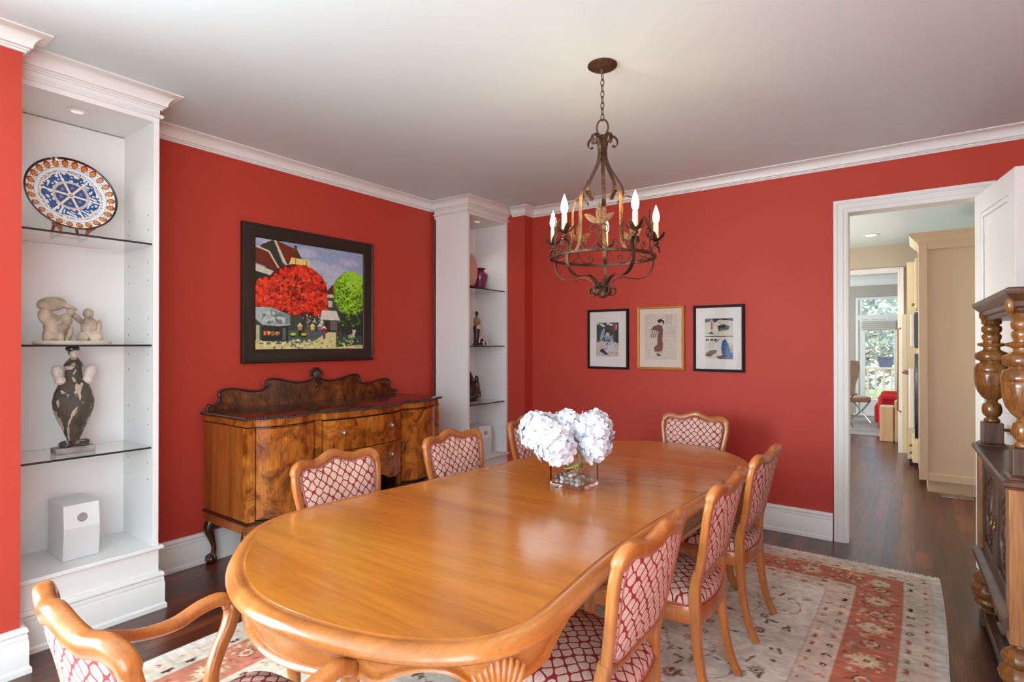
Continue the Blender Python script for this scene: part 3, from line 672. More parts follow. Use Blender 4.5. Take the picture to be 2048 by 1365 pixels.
# ---------------------------------------------------------------- a small painter for pictures, plate and rug
class Canvas:
    def __init__(s, w, h, res, bg):
        s.w, s.h, s.r = w, h, res; s.nx, s.ny = int(w*res)+1, int(h*res)+1
        s.a = np.empty((s.ny, s.nx, 3)); s.a[:] = bg
        s.x, s.y = np.meshgrid(np.linspace(0, w, s.nx), np.linspace(0, h, s.ny)); s.g = np.random.RandomState(5)
    def _put(s, m, c, al=1):
        s.a[m] = s.a[m]*(1-al)+np.array(c)*al
    def poly(s, P, c, al=1):
        x, y = s.x, s.y; m = np.zeros(x.shape, bool); n = len(P)
        for i in range(n):
            x0, y0 = P[i]; x1, y1 = P[i-1]
            if y0 == y1: continue
            m ^= ((y0 > y) != (y1 > y)) & (x < (x1-x0)*(y-y0)/(y1-y0)+x0)
        s._put(m, c, al)
    def rect(s, x0, x1, y0, y1, c, al=1): s._put((s.x >= x0) & (s.x <= x1) & (s.y >= y0) & (s.y <= y1), c, al)
    def ell(s, cx, cy, rx, ry, c, al=1, rot=0, ring=0):
        j0, j1 = [int(np.clip((cx+q*max(rx, ry)*1.05)*s.r, 0, s.nx-1)) for q in (-1, 1)]; i0, i1 = [int(np.clip((cy+q*max(rx, ry)*1.05)*s.r, 0, s.ny-1)) for q in (-1, 1)]
        X, Y = s.x[i0:i1+1, j0:j1+1]-cx, s.y[i0:i1+1, j0:j1+1]-cy
        if rot: X, Y = X*math.cos(rot)+Y*math.sin(rot), -X*math.sin(rot)+Y*math.cos(rot)
        q = (X/rx)**2+(Y/ry)**2; m = (q <= 1) & (q >= ring)
        sub = s.a[i0:i1+1, j0:j1+1]; sub[m] = sub[m]*(1-al)+np.array(c)*al
    def line(s, P, wd, c, al=1):
        for (x0, y0), (x1, y1) in zip(P[:-1], P[1:]):
            dx, dy = x1-x0, y1-y0; L2 = dx*dx+dy*dy+1e-12
            t = np.clip(((s.x-x0)*dx+(s.y-y0)*dy)/L2, 0, 1)
            s._put(np.hypot(s.x-x0-t*dx, s.y-y0-t*dy) < wd/2, c, al)
    def noise(s, k, amp):
        n = s.g.rand(int(s.h*k)+2, int(s.w*k)+2)
        yi = s.y/s.h*(n.shape[0]-1.001); xi = s.x/s.w*(n.shape[1]-1.001); y0 = yi.astype(int); x0 = xi.astype(int); fy = yi-y0; fx = xi-x0
        v = n[y0, x0]*(1-fy)*(1-fx)+n[y0+1, x0]*fy*(1-fx)+n[y0, x0+1]*(1-fy)*fx+n[y0+1, x0+1]*fy*fx
        s.a = np.clip(s.a*(1+amp*(v-.5)[..., None]*2), 0, 255)
        return v
    def mesh(s, fn, thick=.004, mb=None):
        """fn(x,y,depth)->xyz, front at depth 0; gives MB and colours"""
        mb = MB(); nx, ny = s.nx, s.ny
        mb.v = [tuple(map(float, fn(x, y, 0))) for x, y in zip(s.x.ravel(), s.y.ravel())]
        mb.f = [(i*nx+j, i*nx+j+1, (i+1)*nx+j+1, (i+1)*nx+j) for i in range(ny-1) for j in range(nx-1)]
        cols = linn(s.a.reshape(-1, 3))
        b = len(mb.v); q = [(0, 0), (s.w, 0), (s.w, s.h), (0, s.h)]
        mb.v += [tuple(map(float, fn(x, y, d))) for d in (0, thick) for x, y in q]
        mb.f += [(b+k, b+4+k, b+4+(k+1) % 4, b+(k+1) % 4) for k in range(4)] + [(b+4, b+7, b+6, b+5)]
        cols = np.vstack([cols, np.tile(linn(s.a[0, 0]), (8, 1))])
        return mb, cols
def picture_frame(x0, x1, z0, z1, w, d, prof=None):
    """rectangular frame in local x,z; front towards -y; back at y=0"""
    prof = prof or [(0, 0), (0, -d), (w*.25, -d), (w*.8, -d*.75), (w, -d*.7), (w, 0)]
    rings = []
    for cx, cz, sx, sz in ((x0, z0, 1, 1), (x1, z0, -1, 1), (x1, z1, -1, -1), (x0, z1, 1, -1)):
        rings.append([(cx+sx*a, b_, cz+sz*a) for a, b_ in prof])
    return MB().loft(rings, loop=True)

# ---- street scene painting on the left wall (front faces +X; local x runs towards -Y ... mapped below)
PW, PH = .952, .822
rs = random.Random(11)
def street():
    c = Canvas(1, 1, 400, (150, 164, 196))
    def blob(n, x, y, rx, ry, r0, r1, cols, al=1):
        for _ in range(n):
            a = rs.uniform(0, 6.283); q = math.sqrt(rs.random())
            c.ell(x+math.cos(a)*rx*q, y+math.sin(a)*ry*q, rs.uniform(r0, r1), rs.uniform(r0, r1), rs.choice(cols), al)
    for x, y, rx, ry in ((.5, .80, .16, .07), (.70, .76, .16, .10), (.60, .66, .18, .06), (.85, .88, .12, .04), (.08, .97, .1, .03), (.42, .92, .13, .05)):
        for k in range(6): c.ell(x, y, rx*(1-.12*k), ry*(1-.12*k), (186, 190, 208), .28)
    # back street, houses right
    c.poly([(.55, .56), (.62, .56), (.68, .64), (.78, .64), (.80, .50), (.55, .50)], (96, 40, 26)); c.poly([(.62, .545), (.78, .545), (.78, .51), (.6, .51)], (206, 200, 184)); c.rect(.60, .80, .38, .51, (70, 72, 62)); c.rect(.63, .68, .42, .48, (190, 190, 176))
    # temple and roofs left
    c.poly([(.04, .93), (.15, 1.0), (.22, .80), (.28, .76), (.28, .60), (.1, .66)], (52, 56, 44)); c.poly([(.16, 1.0), (.34, .94), (.42, .79), (.26, .79)], (112, 46, 28)); c.line([(.155, 1.0), (.25, .79)], .018, (222, 208, 160)); c.line([(.33, .96), (.41, .80)], .014, (60, 60, 44)); c.ell(.335, .96, .014, .016, (60, 60, 50))
    c.poly([(.28, .80), (.30, .86), (.46, .85), (.47, .64), (.28, .66)], (226, 204, 118)); c.ell(.385, .775, .014, .018, (120, 96, 50)); c.line([(.335, .85), (.335, .68)], .008, (120, 104, 60)); c.line([(.435, .84), (.435, .68)], .008, (120, 104, 60)); c.rect(.30, .32, .70, .80, (190, 168, 90))
    c.poly([(0, .91), (.11, .88), (.21, .71), (0, .77)], (108, 42, 26)); c.line([(.0, .92), (.11, .885), (.21, .71)], .014, (214, 208, 176)); c.poly([(0, .76), (.22, .69), (.22, .65), (0, .70)], (204, 200, 178)); c.poly([(0, .70), (.22, .65), (.22, .40), (0, .40)], (46, 48, 42))
    # shaded middle ground
    c.rect(0, 1, 0, .40, (60, 74, 62)); c.rect(.60, .76, .18, .36, (44, 46, 40)); c.rect(.66, .73, .19, .28, (110, 108, 100))
    for k in range(5): c.line([(.66, .20+.018*k), (.73, .20+.018*k)], .004, (60, 60, 54))
    # road
    c.poly([(0, 0), (1, 0), (1, .04), (.78, .10), (.72, .17), (.64, .17), (.55, .12), (.35, .06), (0, .09)], (222, 208, 146)); c.poly([(.72, .02), (1, .05), (1, .20), (.72, .17)], (58, 78, 66)); c.line([(.38, .01), (.56, .09)], .006, (80, 84, 60))
    c.poly([(.14, .05), (.5, .07), (.6, .16), (.40, .20), (.14, .15)], (78, 98, 84)); blob(60, .28, .05, .24, .05, .006, .02, [(206, 200, 142), (232, 224, 170), (96, 116, 90)]); blob(50, .62, .06, .3, .05, .004, .012, [(186, 178, 110), (238, 228, 176), (140, 150, 96)]); blob(40, .84, .10, .13, .07, .005, .014, [(120, 170, 60), (200, 210, 160), (40, 60, 52)])
    # red tree
    c.ell(.36, .56, .27, .24, (92, 28, 16)); c.ell(.12, .50, .17, .16, (92, 28, 16)); c.ell(.50, .44, .14, .13, (76, 26, 16))
    c.line([(.40, .16), (.42, .40)], .028, (58, 52, 42)); c.line([(.31, .22), (.34, .42)], .02, (70, 60, 48)); c.line([(.455, .12), (.44, .35)], .02, (104, 98, 84))
    reds = [(222, 52, 24), (232, 64, 30), (206, 40, 18), (240, 82, 44), (180, 34, 16)]
    blob(330, .38, .57, .25, .22, .012, .024, reds); blob(170, .12, .50, .15, .14, .012, .024, reds); blob(80, .52, .44, .12, .11, .010, .020, reds); blob(60, .28, .40, .14, .06, .010, .018, reds); blob(60, .40, .74, .10, .05, .012, .02, reds)
    blob(120, .35, .50, .24, .20, .006, .012, [(110, 30, 18), (130, 36, 20)])
    # green tree
    c.ell(.86, .56, .17, .22, (70, 96, 20)); blob(260, .86, .57, .16, .21, .012, .024, [(132, 190, 30), (150, 206, 44), (110, 168, 24), (164, 214, 60)]); blob(70, .91, .70, .09, .09, .012, .022, [(150, 206, 44), (164, 214, 60)]); blob(80, .85, .50, .15, .17, .006, .012, [(74, 108, 22), (60, 92, 20)])
    c.poly([(.74, .36), (1, .36), (1, .14), (.78, .14)], (34, 46, 36), .85); blob(30, .86, .30, .12, .07, .006, .012, [(110, 160, 40), (70, 110, 40)]); c.line([(.93, .34), (.97, .14)], .01, (54, 44, 34))
    # awnings
    c.poly([(0, .38), (.12, .385), (.29, .32), (.29, .23), (.20, .215), (.06, .225), (0, .28)], (170, 182, 184)); c.poly([(.12, .37), (.29, .32), (.29, .24), (.14, .24)], (126, 148, 138)); blob(26, .16, .29, .1, .05, .01, .02, [(196, 204, 204), (106, 130, 122)]); c.rect(.01, .035, .06, .22, (190, 188, 140)); c.rect(.055, .27, .08, .215, (38, 46, 42)); c.rect(.225, .25, .09, .2, (96, 108, 100))
    blob(40, .13, .15, .07, .018, .005, .011, [(220, 50, 30), (236, 220, 160), (90, 140, 60), (230, 150, 60)])
    c.poly([(.58, .385), (.72, .385), (.76, .29), (.56, .29)], (216, 212, 200)); c.line([(.56, .29), (.76, .29)], .008, (150, 146, 134))
    # people in conical hats
    for x, y, col in ((.375, .20, (214, 164, 90)), (.49, .20, (226, 206, 60)), (.56, .20, (120, 124, 150)), (.60, .18, (170, 36, 30))):
        c.poly([(x-.026, y+.022), (x+.026, y+.022), (x, y+.055)], (236, 228, 196)); c.ell(x, y+.004, .018, .026, col); c.ell(x, y-.045, .015, .035, (36, 36, 34) if x < .4 else (92, 92, 120))
    c.poly([(.555, .262), (.60, .262), (.578, .292)], (236, 228, 196)); c.ell(.578, .25, .014, .014, (190, 190, 170)); c.poly([(.49, .265), (.525, .265), (.508, .287)], (236, 228, 196))
    for x in (.315, .41): c.ell(x, .135, .030, .020, (40, 40, 30)); c.ell(x, .146, .026, .014, (186, 200, 70) if x < .35 else (206, 180, 60)); c.line([(x, .155), (.375, .215)], .003, (70, 60, 40))
    c.line([(.89, .20), (.905, .12)], .008, (200, 196, 180)); c.line([(.845, .14), (.90, .155)], .008, (196, 190, 176)); c.poly([(.88, .14), (.90, .20), (.93, .20), (.91, .14)], (206, 200, 186)); c.line([(.85, .135), (.86, .11)], .006, (200, 196, 180))
    for k in range(6): c.line([(.915+.012*k, .035+.006*(k % 3)), (.925+.012*k, .022)], .004, (44, 50, 40))
    blob(14, .50, .30, .1, .05, .003, .006, [(245, 236, 190)])
    c.noise(60, .05); c.noise(160, .04)
    return c
cvs = street()
t = T('framed_painting', 'large dark-framed painting of a village street with a red tree and a green tree', 'painting', (XL+.004, 2.583, 1.31))
fw_ = .099
tf = lambda x, y, d: (.012-d, (PW/2-x*PW)*-1, fw_+y*PH-.003)         # viewer faces -X : picture left is towards -Y
mb, cc = cvs.mesh(lambda x, y, d: (.014-d, x*PW-PW/2, fw_-.006+y*(1.0-2*fw_+.012)), .006)
t.part('canvas', mb, M['paint'], smooth=0, cols=cc)
def rect_frame_yz(y0, y1, z0, z1, prof):
    rings = []
    for cy, cz, sy, sz in ((y0, z0, 1, 1), (y1, z0, -1, 1), (y1, z1, -1, -1), (y0, z1, 1, -1)): rings.append([(b_, cy+sy*a, cz+sz*a) for a, b_ in prof])
    return MB().loft(rings, loop=True)
t.part('frame', rect_frame_yz(-.575, .575, 0, 1.0, [(0, 0), (0, .030), (.008, .040), (.016, .040), (.020, .035), (.030, .036), (fw_-.006, .024), (fw_, .020), (fw_, 0)]), M['pblack'], smooth=20)

# ---- three framed prints on the back wall (front faces -Y), local x to the right, z up, wall at y=0
def print_a():
    c = Canvas(.225, .315, 900, (74, 78, 76)); 
    c.rect(0, .225, 0, .13, (206, 184, 176)); c.poly([(0, .13), (.06, .15), (.12, .12), (.225, .14), (.225, .0), (0, 0)], (208, 186, 178))
    for x, y in ((.01, .305), (.05, .30), (.12, .305), (.15, .295), (.07, .285)): c.ell(x, y, .018, .009, (222, 222, 212))
    c.ell(.06, .205, .016, .062, (150, 178, 198), rot=-.32); c.line([(.035, .15), (.085, .262)], .003, (40, 44, 50)); c.poly([(.198, .30), (.225, .31), (.225, .1), (.19, .14)], (56, 52, 44))
    c.rect(.172, .192, .23, .31, (176, 44, 44)); c.rect(.195, .205, .25, .30, (210, 206, 190))
    c.ell(.112, .222, .026, .024, (66, 50, 44)); c.ell(.112, .205, .020, .02, (214, 184, 164)); c.poly([(.05, .06), (.10, .19), (.16, .19), (.19, .05), (.12, .03)], (206, 206, 208)); c.poly([(.07, .20), (.09, .15), (.15, .13), (.17, .20), (.12, .185)], (146, 156, 168))
    for k in range(6): c.line([(.075+.02*k, .17), (.06+.028*k, .06)], .003, (120, 112, 118))
    c.line([(.085, .14), (.13, .155), (.10, .105)], .008, (34, 40, 48)); c.poly([(.03, .05), (.06, .075), (.12, .02), (.09, .015)], (34, 48, 64))
    for k in range(26): x, y = rs.uniform(.01, .215), rs.uniform(.005, .12); c.ell(x, y, .010, .007, rs.choice([(196, 140, 140), (222, 214, 210), (180, 190, 206), (150, 110, 110)]), .7, rot=rs.uniform(0, 3))
    c.rect(0, .0015, 0, .315, (40, 40, 40)); c.noise(300, .10); return c
def print_b():
    c = Canvas(.29, .395, 700, (214, 196, 182)); rose = (128, 82, 72)
    c.rect(0, .29, 0, .395, (218, 202, 188)); c.rect(.19, .245, .305, .393, (206, 190, 176)); c.line([(.195, .31), (.195, .39)], .0015, (170, 150, 138)); c.line([(.24, .31), (.24, .39)], .0015, (150, 130, 120))
    c.ell(.142, .335, .024, .017, (40, 32, 30)); c.ell(.162, .325, .014, .018, (44, 34, 32)); c.ell(.125, .338, .010, .008, (30, 26, 26)); c.ell(.152, .318, .010, .013, (228, 206, 188)); c.line([(.115, .345), (.165, .36)], .002, (90, 66, 50))
    c.poly([(.045, .245), (.075, .29), (.12, .305), (.155, .295), (.165, .26), (.16, .19), (.155, .17), (.165, .14), (.16, .09), (.15, .07), (.09, .065), (.08, .10), (.11, .13), (.115, .16), (.10, .20), (.07, .245)], rose)
    c.poly([(.03, .215), (.06, .26), (.13, .245), (.115, .175), (.06, .185)], (214, 198, 184))
    for k in range(4): c.poly([(.05+.02*k, .19), (.058+.02*k, .19), (.075+.018*k, .25), (.067+.018*k, .25)], (104, 88, 84))
    c.poly([(.09, .066), (.15, .07), (.17, .11), (.16, .055), (.12, .045)], (206, 188, 174)); c.ell(.128, .035, .018, .006, (34, 32, 34)); c.ell(.115, .046, .012, .006, (60, 52, 50))
    for x, y0, n in ((.205, .28, 6), (.225, .285, 5), (.245, .27, 4), (.265, .285, 6), (.035, .10, 5)):
        for k in range(n): c.line([(x-.004+rs.uniform(-.002, .002), y0-.016*k), (x+.004, y0-.016*k-rs.uniform(.002, .008))], .0016, (150, 132, 122)); c.line([(x, y0+.004-.016*k), (x+rs.uniform(-.003, .003), y0-.016*k-.006)], .0014, (150, 132, 122))
    c.noise(60, .03); c.noise(300, .05); return c
def print_c():
    c = Canvas(.225, .335, 900, (214, 208, 190)); bk = (34, 32, 30)
    c.poly([(0, .335), (.225, .335), (.225, .31), (.12, .325), (.08, .30), (.05, .325), (.03, .29), (0, .30)], bk); c.rect(.01, .04, .255, .305, (222, 216, 198)); c.rect(.046, .062, .245, .31, (176, 50, 48))
    for k in range(4): c.line([(.016+.006*k, .262), (.016+.006*k, .30)], .0015, (130, 120, 110))
    for x, y, r in ((.10, .29, .03), (.15, .30, .035), (.19, .28, .03), (.03, .225, .03), (.08, .215, .03), (.2, .22, .03)): c.ell(x, y, r, r*.6, bk, 1, 0, .86); c.ell(x+.01, y, r*.6, r*.35, (150, 146, 134), 1, .3, .8)
    c.poly([(.10, .27), (.15, .285), (.20, .27), (.19, .24), (.15, .235), (.11, .245)], bk); c.ell(.135, .245, .03, .02, bk); c.ell(.175, .262, .02, .016, bk); c.poly([(.02, .21), (.05, .225), (.08, .205)], bk)
    c.rect(0, .225, .183, .190, bk); c.ell(.14, .205, .014, .018, (226, 202, 186))
    for a in range(7): c.line([(.145, .225), (.145+.04*math.cos(a*.5), .225+.03*math.sin(a*.5))], .003, (214, 206, 186))
    for x in (.01, .045, .075): c.ell(x+.01, .155, .014, .012, bk); c.ell(x+.01, .145, .010, .008, (220, 206, 190))
    c.rect(0, .09, .10, .14, (210, 204, 190)); c.ell(.105, .14, .024, .022, (110, 96, 140)); c.poly([(.08, .13), (.12, .16), (.16, .10), (.15, .03), (.07, .03), (.06, .06)], (220, 212, 204))
    c.ell(.05, .05, .05, .02, (118, 96, 84), 1, .35); c.ell(.03, .03, .028, .012, (92, 76, 68)); c.poly([(.14, .15), (.165, .165), (.19, .12), (.20, .06), (.225, .05), (.225, .0), (.17, .0), (.14, .03), (.13, .09)], (36, 78, 132)); c.poly([(.09, .02), (.15, .035), (.18, .0), (.11, .0)], (120, 84, 74))
    for k in range(40): x, y = rs.uniform(.14, .22), rs.uniform(.0, .13); c.ell(x, y, .003, .003, rs.choice([(190, 196, 190), (150, 150, 110), (24, 52, 96)]), .8)
    for k in range(5): c.line([(.17, .10-.01*k), (.222, .11-.012*k)], .002, (60, 60, 58))
    c.ell(.205, .075, .012, .006, (90, 88, 84)); c.noise(300, .06); return c
def framed(lab, x0, x1, z0, z1, fmat, fwid, mat, cv, px, pz, fd, prof):
    t = T('framed_print', lab, 'picture', ((x0+x1)/2, YB-.001, z0), group='framed prints on the back wall')
    W, Hh = x1-x0, z1-z0
    rings = []
    for cx, cz, sx, sz in ((-W/2, 0, 1, 1), (W/2, 0, -1, 1), (W/2, Hh, -1, -1), (-W/2, Hh, 1, -1)): rings.append([(cx+sx*a, -b_, cz+sz*a) for a, b_ in prof])
    t.part('frame', MB().loft(rings, loop=True), fmat, smooth=20)
    iw = prof[-1][0]-.003
    ap = (px, px+cv.w, pz, pz+cv.h)                # opening of the mat, local from frame's lower left
    mb = MB(); X0 = -W/2
    for q in ((iw, ap[0], iw, Hh-iw), (ap[1], W-iw, iw, Hh-iw), (ap[0], ap[1], iw, ap[2]), (ap[0], ap[1], ap[3], Hh-iw)): mb.box(X0+q[0], X0+q[1], -.012, -.006, q[2], q[3])
    t.part('mat_board', mb, mat, smooth=0)
    pm, cc = cv.mesh(lambda x, y, d: (X0+px+x, -.009+d, pz+y), .002); t.part('print', pm, M['paper'], smooth=0, cols=cc)
    t.part('glazing', MB().box(X0+iw, X0+W-iw, -.016, -.0145, iw, Hh-iw), M['pglass'], smooth=0)
M['pglass'] = plain('picture_glass', (1, 1, 1, 1), rough=0, trans=1, ior=1.1)
thin = [(0, 0), (0, .022), (.003, .025), (.018, .025), (.021, .020), (.021, 0)]
gil = [(0, 0), (0, .020), (.004, .026), (.010, .022), (.015, .028), (.020, .024), (.022, .018), (.022, 0)]
framed('black-framed print of a seated robed figure, leftmost of the three prints', -2.512, -2.097, 1.215, 1.768, M['black'], .02, M['mat'], print_a(), .092, .115, .025, thin)
framed('gilt-framed pale print of a robed woman standing, middle of the three prints', -2.010, -1.585, 1.222, 1.778, M['gold'], .02, M['matp'], print_b(), .070, .090, .025, gil)
framed('black-framed print with a blue robe, rightmost of the three prints', -1.508, -1.100, 1.218, 1.768, M['black'], .02, M['mat'], print_c(), .095, .105, .025, thin)

# ---- painted plate on a wooden stand
pl = T('decorative_plate', 'round plate painted with blue petals and an orange dotted rim on the top shelf', 'plate', (-3.52, .963, 2.001))
PR = .196; til = math.radians(-15)
nr, na = 84, 420
rr = np.linspace(0, 1, nr+1)[1:]; aa = np.arange(na)*2*PI/na
Rr, Aa = np.meshgrid(rr, aa, indexing='ij')
cl = np.empty(Rr.shape+(3,)); cl[:] = (226, 220, 214)
def put(m, c): cl[m] = c
put(Rr < .78, (212, 220, 226)); px_, py_ = Rr*np.cos(Aa), Rr*np.sin(Aa)
put(Rr < .70, (222, 222, 222))
ns = (np.sin(px_*90+3*np.sin(py_*40))*np.sin(py_*95+3*np.cos(px_*37)))
put((Rr < .70) & (Rr > .42) & (ns > .05), (58, 66, 84))
lob = .60+.055*np.abs(np.cos(3*Aa+.0))+.02*np.abs(np.cos(12*Aa))
put((Rr < lob+.022), (230, 214, 196)); put((Rr < lob+.012), (120, 72, 56)); put(Rr < lob, (228, 222, 214))
ph = (Aa*6/(2*PI)) % 1; edge = np.minimum(ph, 1-ph)*2*PI/6*Rr
n2 = np.sin(px_*34+2*np.sin(py_*21+1))+np.sin(py_*38+2*np.sin(px_*19))
inn = (Rr < lob-.03) & (Rr > .40) & (edge > .018)
put(inn & (n2 > -.8), (40, 82, 136)); put(inn & (n2 > .75), (22, 46, 88)); put(inn & (n2 < -.8), (202, 216, 224)); put(inn & (np.abs(n2+.2) < .16), (20, 44, 84)); put(inn & (n2 > 1.45), (196, 212, 222))
put((Rr < .40), (236, 224, 210)); put((Rr < .385) & (Rr > .37), (120, 72, 56))
k8 = (edge > .014); put((Rr < .36) & k8, (120, 80, 70)); put((Rr < .35) & (edge > .020), (232, 222, 214)); put((Rr < .335) & (edge > .028) & (Rr > .08), (36, 72, 122))
fx = .23*np.cos((np.floor(Aa*6/(2*PI))+.5)*2*PI/6); fy = .23*np.sin((np.floor(Aa*6/(2*PI))+.5)*2*PI/6)
put(np.hypot(px_-fx, py_-fy) < .042, (120, 112, 124)); put(Rr < .04, (120, 72, 56)); put(Rr < .02, (226, 214, 200))
put((Rr > .765) & (Rr < .78), (96, 92, 92))
kk = np.round(Aa*26/(2*PI)); ca_ = kk*2*PI/26; dx, dy = px_-.855*np.cos(ca_), py_-.855*np.sin(ca_); q = np.hypot(dx, dy)
u_ = dx*np.cos(ca_)+dy*np.sin(ca_); pt_ = q < .072*(1+.25*np.clip(u_/.07, 0, 1))
put(pt_, (122, 52, 28)); put(q < .052, (206, 136, 58)); put(q < .016, (140, 60, 30))
kk = np.floor(Aa*26/(2*PI))+.5; ca_ = kk*2*PI/26
put(np.hypot(px_-.895*np.cos(ca_), py_-.895*np.sin(ca_)) < .014, (110, 56, 44)); put(np.hypot(px_-.83*np.cos(ca_), py_-.83*np.sin(ca_)) < .012, (110, 56, 44))
put(Rr > .945, (36, 30, 30))
mb = MB()
def pz_(r): return .006+.030*max(0, (r-.62)/.38)**1.3 if r > .62 else .006
mb.v = [(0, 0, .006)] + [(PR*r*math.cos(a), PR*r*math.sin(a), pz_(r)) for r in rr for a in aa]
mb.f = [(0, 1+j, 1+(j+1) % na) for j in range(na)] + [(1+i*na+j, 1+(i+1)*na+j, 1+(i+1)*na+(j+1) % na, 1+i*na+(j+1) % na) for i in range(nr-1) for j in range(na)]
b0 = len(mb.v); back = [(.995, pz_(1)-.006), (.62, -.004), (.45, -.006)]
mb.v += [(PR*r*math.cos(a), PR*r*math.sin(a), z) for r, z in back for a in aa]
mb.f += [(1+(nr-1)*na+j, b0+j, b0+(j+1) % na, 1+(nr-1)*na+(j+1) % na) for j in range(na)] + [(b0+i*na+j, b0+(i+1)*na+j, b0+(i+1)*na+(j+1) % na, b0+i*na+(j+1) % na) for i in range(2) for j in range(na)] + [tuple(b0+2*na+j for j in reversed(range(na)))]
colp = np.vstack([[(226, 214, 200)], cl.reshape(-1, 3), np.tile((60, 50, 48), (3*na, 1))])
Mx = Matrix.Translation((.0, 0, .022+PR*math.cos(til))) @ Matrix.Rotation(til, 4, 'Y') @ Matrix.Rotation(PI/2, 4, 'Y') @ Matrix.Rotation(.35, 4, 'Z')
mb.xf(Mx); pl.part('plate', mb, M['glaze'], smooth=50, cols=linn(colp))
stn = MB()
for sy in (-1, 1):
    stn.sweep(cr([(.062, sy*.055, .028), (.056, sy*.055, .008), (.03, sy*.06, .006), (-.02, sy*.06, .006), (-.07, sy*.06, .008), (-.075, sy*.05, .05), (-.05, sy*.03, .15)], 4), .012, .012, up=(0, 1, 0))
    stn.sweep(cr([(.062, sy*.055, .028), (.066, sy*.07, .045), (.058, sy*.085, .055)], 3), .012, .02, up=(0, 1, 0))
stn.box(-.03, -.018, -.06, .06, .004, .014)
s_ = single('plate_stand', stn, plain('reddish_wood_stand', lin(150, 84, 52), rough=.4, var=.2, bscale=40), 'small reddish wooden stand holding the painted plate', 'stand', (-3.53, .963, 2.0005), local=True)

# ---- pale stone figures on the middle shelf
def skin_blob(parts):
    mb = MB()
    for c, r, s3, rot in parts: mb.ball(c, r, 14, 9, s3, Matrix.Rotation(rot, 3, 'X') if rot else None)
    return mb
sf = T('stone_sculpture', 'pale carved stone pair of figures on a thin slab on the middle shelf', 'sculpture', (-3.53, .975, 1.4455))
sf.part('slab', MB().loft([[(x*1.0, y*k, z) for x, y in cr([(-.06, -.13), (-.075, 0), (-.06, .13), (0, .165), (.05, .15), (.07, .03), (.062, -.1), (.02, -.165)], 3, True)] for k, z in ((.93, 0), (1, .006), (.98, .016), (.9, .019))]), M['slab'])
a_ = skin_blob([((0, -.075, .085), .062, (.55, .72, 1.15), .1), ((0, -.045, .10), .045, (.6, .7, 1.2), -.1), ((.005, -.105, .135), .045, (.5, .75, 1.1), .5), ((0, -.085, .205), .06, (.45, 1.05, .62), .15), ((.004, -.035, .20), .045, (.45, 1.3, .3), -.35),
    ((0, -.10, .04), .028, (.9, .85, 1.5), 0), ((.01, -.055, .04), .024, (.9, .75, 1.7), .1), ((.0, -.015, .05), .022, (.8, .7, 2.0), -.25), ((.012, -.03, .125), .030, (.8, .9, 1.2), 0), ((.016, -.012, .165), .020, (.9, .9, 1), 0), ((.022, -.065, .11), .018, (.8, 1.6, .8), .6)])
sf.part('figure', a_, M['stone'])
a_ = skin_blob([((0, .072, .095), .048, (.6, .8, 1.05), 0), ((.004, .066, .163), .026, (.8, .9, 1.05), 0), ((0, .022, .135), .018, (.9, .8, 2.2), .75), ((.004, -.004, .175), .013, (.7, .9, 2.0), .35), ((.0, .112, .09), .018, (.9, .9, 2.4), -.15),
    ((.008, .04, .035), .032, (1, .85, 1.05), 0), ((.008, .098, .035), .034, (1, .95, 1), 0), ((0, .07, .055), .04, (.7, 1, .7), 0)])
sf.part('figure', a_, M['stone'])

# ---- figure with a vase-shaped body on the bottom shelf
vf = T('figure_sculpture', 'dark ceramic woman with a vase-shaped body and pale arms on the bottom shelf', 'sculpture', (-3.545, .985, .8855), rz=0)
vf.part('base', MB().box(-.045, .045, -.085, .085, 0, .03), M['greystone'], smooth=0, bevel=.004)
mixd = newmat('mottled_ceramic'); m_, nt_, b_ = mixd; M['mott'] = m_
v_ = coords(nt_, (1, 1, .6)); n_ = nd(nt_, 'ShaderNodeTexNoise', Scale=13.0, Detail=3.0, Distortion=1.5); nt_.links.new(v_, n_.inputs['Vector'])
r_ = ramp(nt_, [(.3, lin(46, 44, 40)), (.45, lin(84, 70, 54)), (.53, lin(52, 50, 46)), (.56, lin(196, 180, 156)), (.72, lin(150, 132, 108))]); nt_.links.new(n_.outputs['Fac'], r_.inputs[0]); nt_.links.new(r_.outputs[0], b_.inputs['Base Color'])
n2_ = nd(nt_, 'ShaderNodeTexNoise', Scale=60.0, Detail=4.0); bp_ = nd(nt_, 'ShaderNodeBump', Strength=.6, Distance=.006); nt_.links.new(n2_.outputs['Fac'], bp_.inputs['Height']); nt_.links.new(bp_.outputs[0], b_.inputs['Normal']); b_.inputs['Roughness'].default_value = .3
bd = MB().lathe([(.001, .055), (.028, .06), (.040, .085), (.055, .12), (.08, .17), (.10, .225), (.104, .265), (.095, .31), (.075, .35), (.05, .375), (.044, .385), (.044, .43), (.05, .445), (.04, .455), (.001, .46)], (0, 0, 0), 28)
bd.v = [(x*.60, y*.86, z) for x, y, z in bd.v]; vf.part('body', bd, M['mott'])
ft = skin_blob([((.025, -.04, .048), .026, (1.3, 1.1, .7), 0), ((.02, .04, .048), .026, (1.3, 1.1, .7), 0), ((0, 0, .055), .03, (1, 1, .7), 0)]); vf.part('feet', ft, M['mott'])
M['palecer'] = plain('pale_ceramic', lin(206, 194, 182), rough=.35, bump=.4, bscale=50, var=.25)
for sy, r0 in ((-1, .15), (1, -.35)):
    vf.part('arm', skin_blob([((.005, sy*.068, .415), .03, (.9, .9, 1.35), r0), ((.008, sy*.058, .375), .024, (.9, 1, 1.0), 0)]), M['palecer'])
vf.part('collar', MB().lathe([(.044, .45), (.04, .46), (.018, .49), (.012, .50), (.001, .50)], (0, 0, 0), 16), M['mott'])
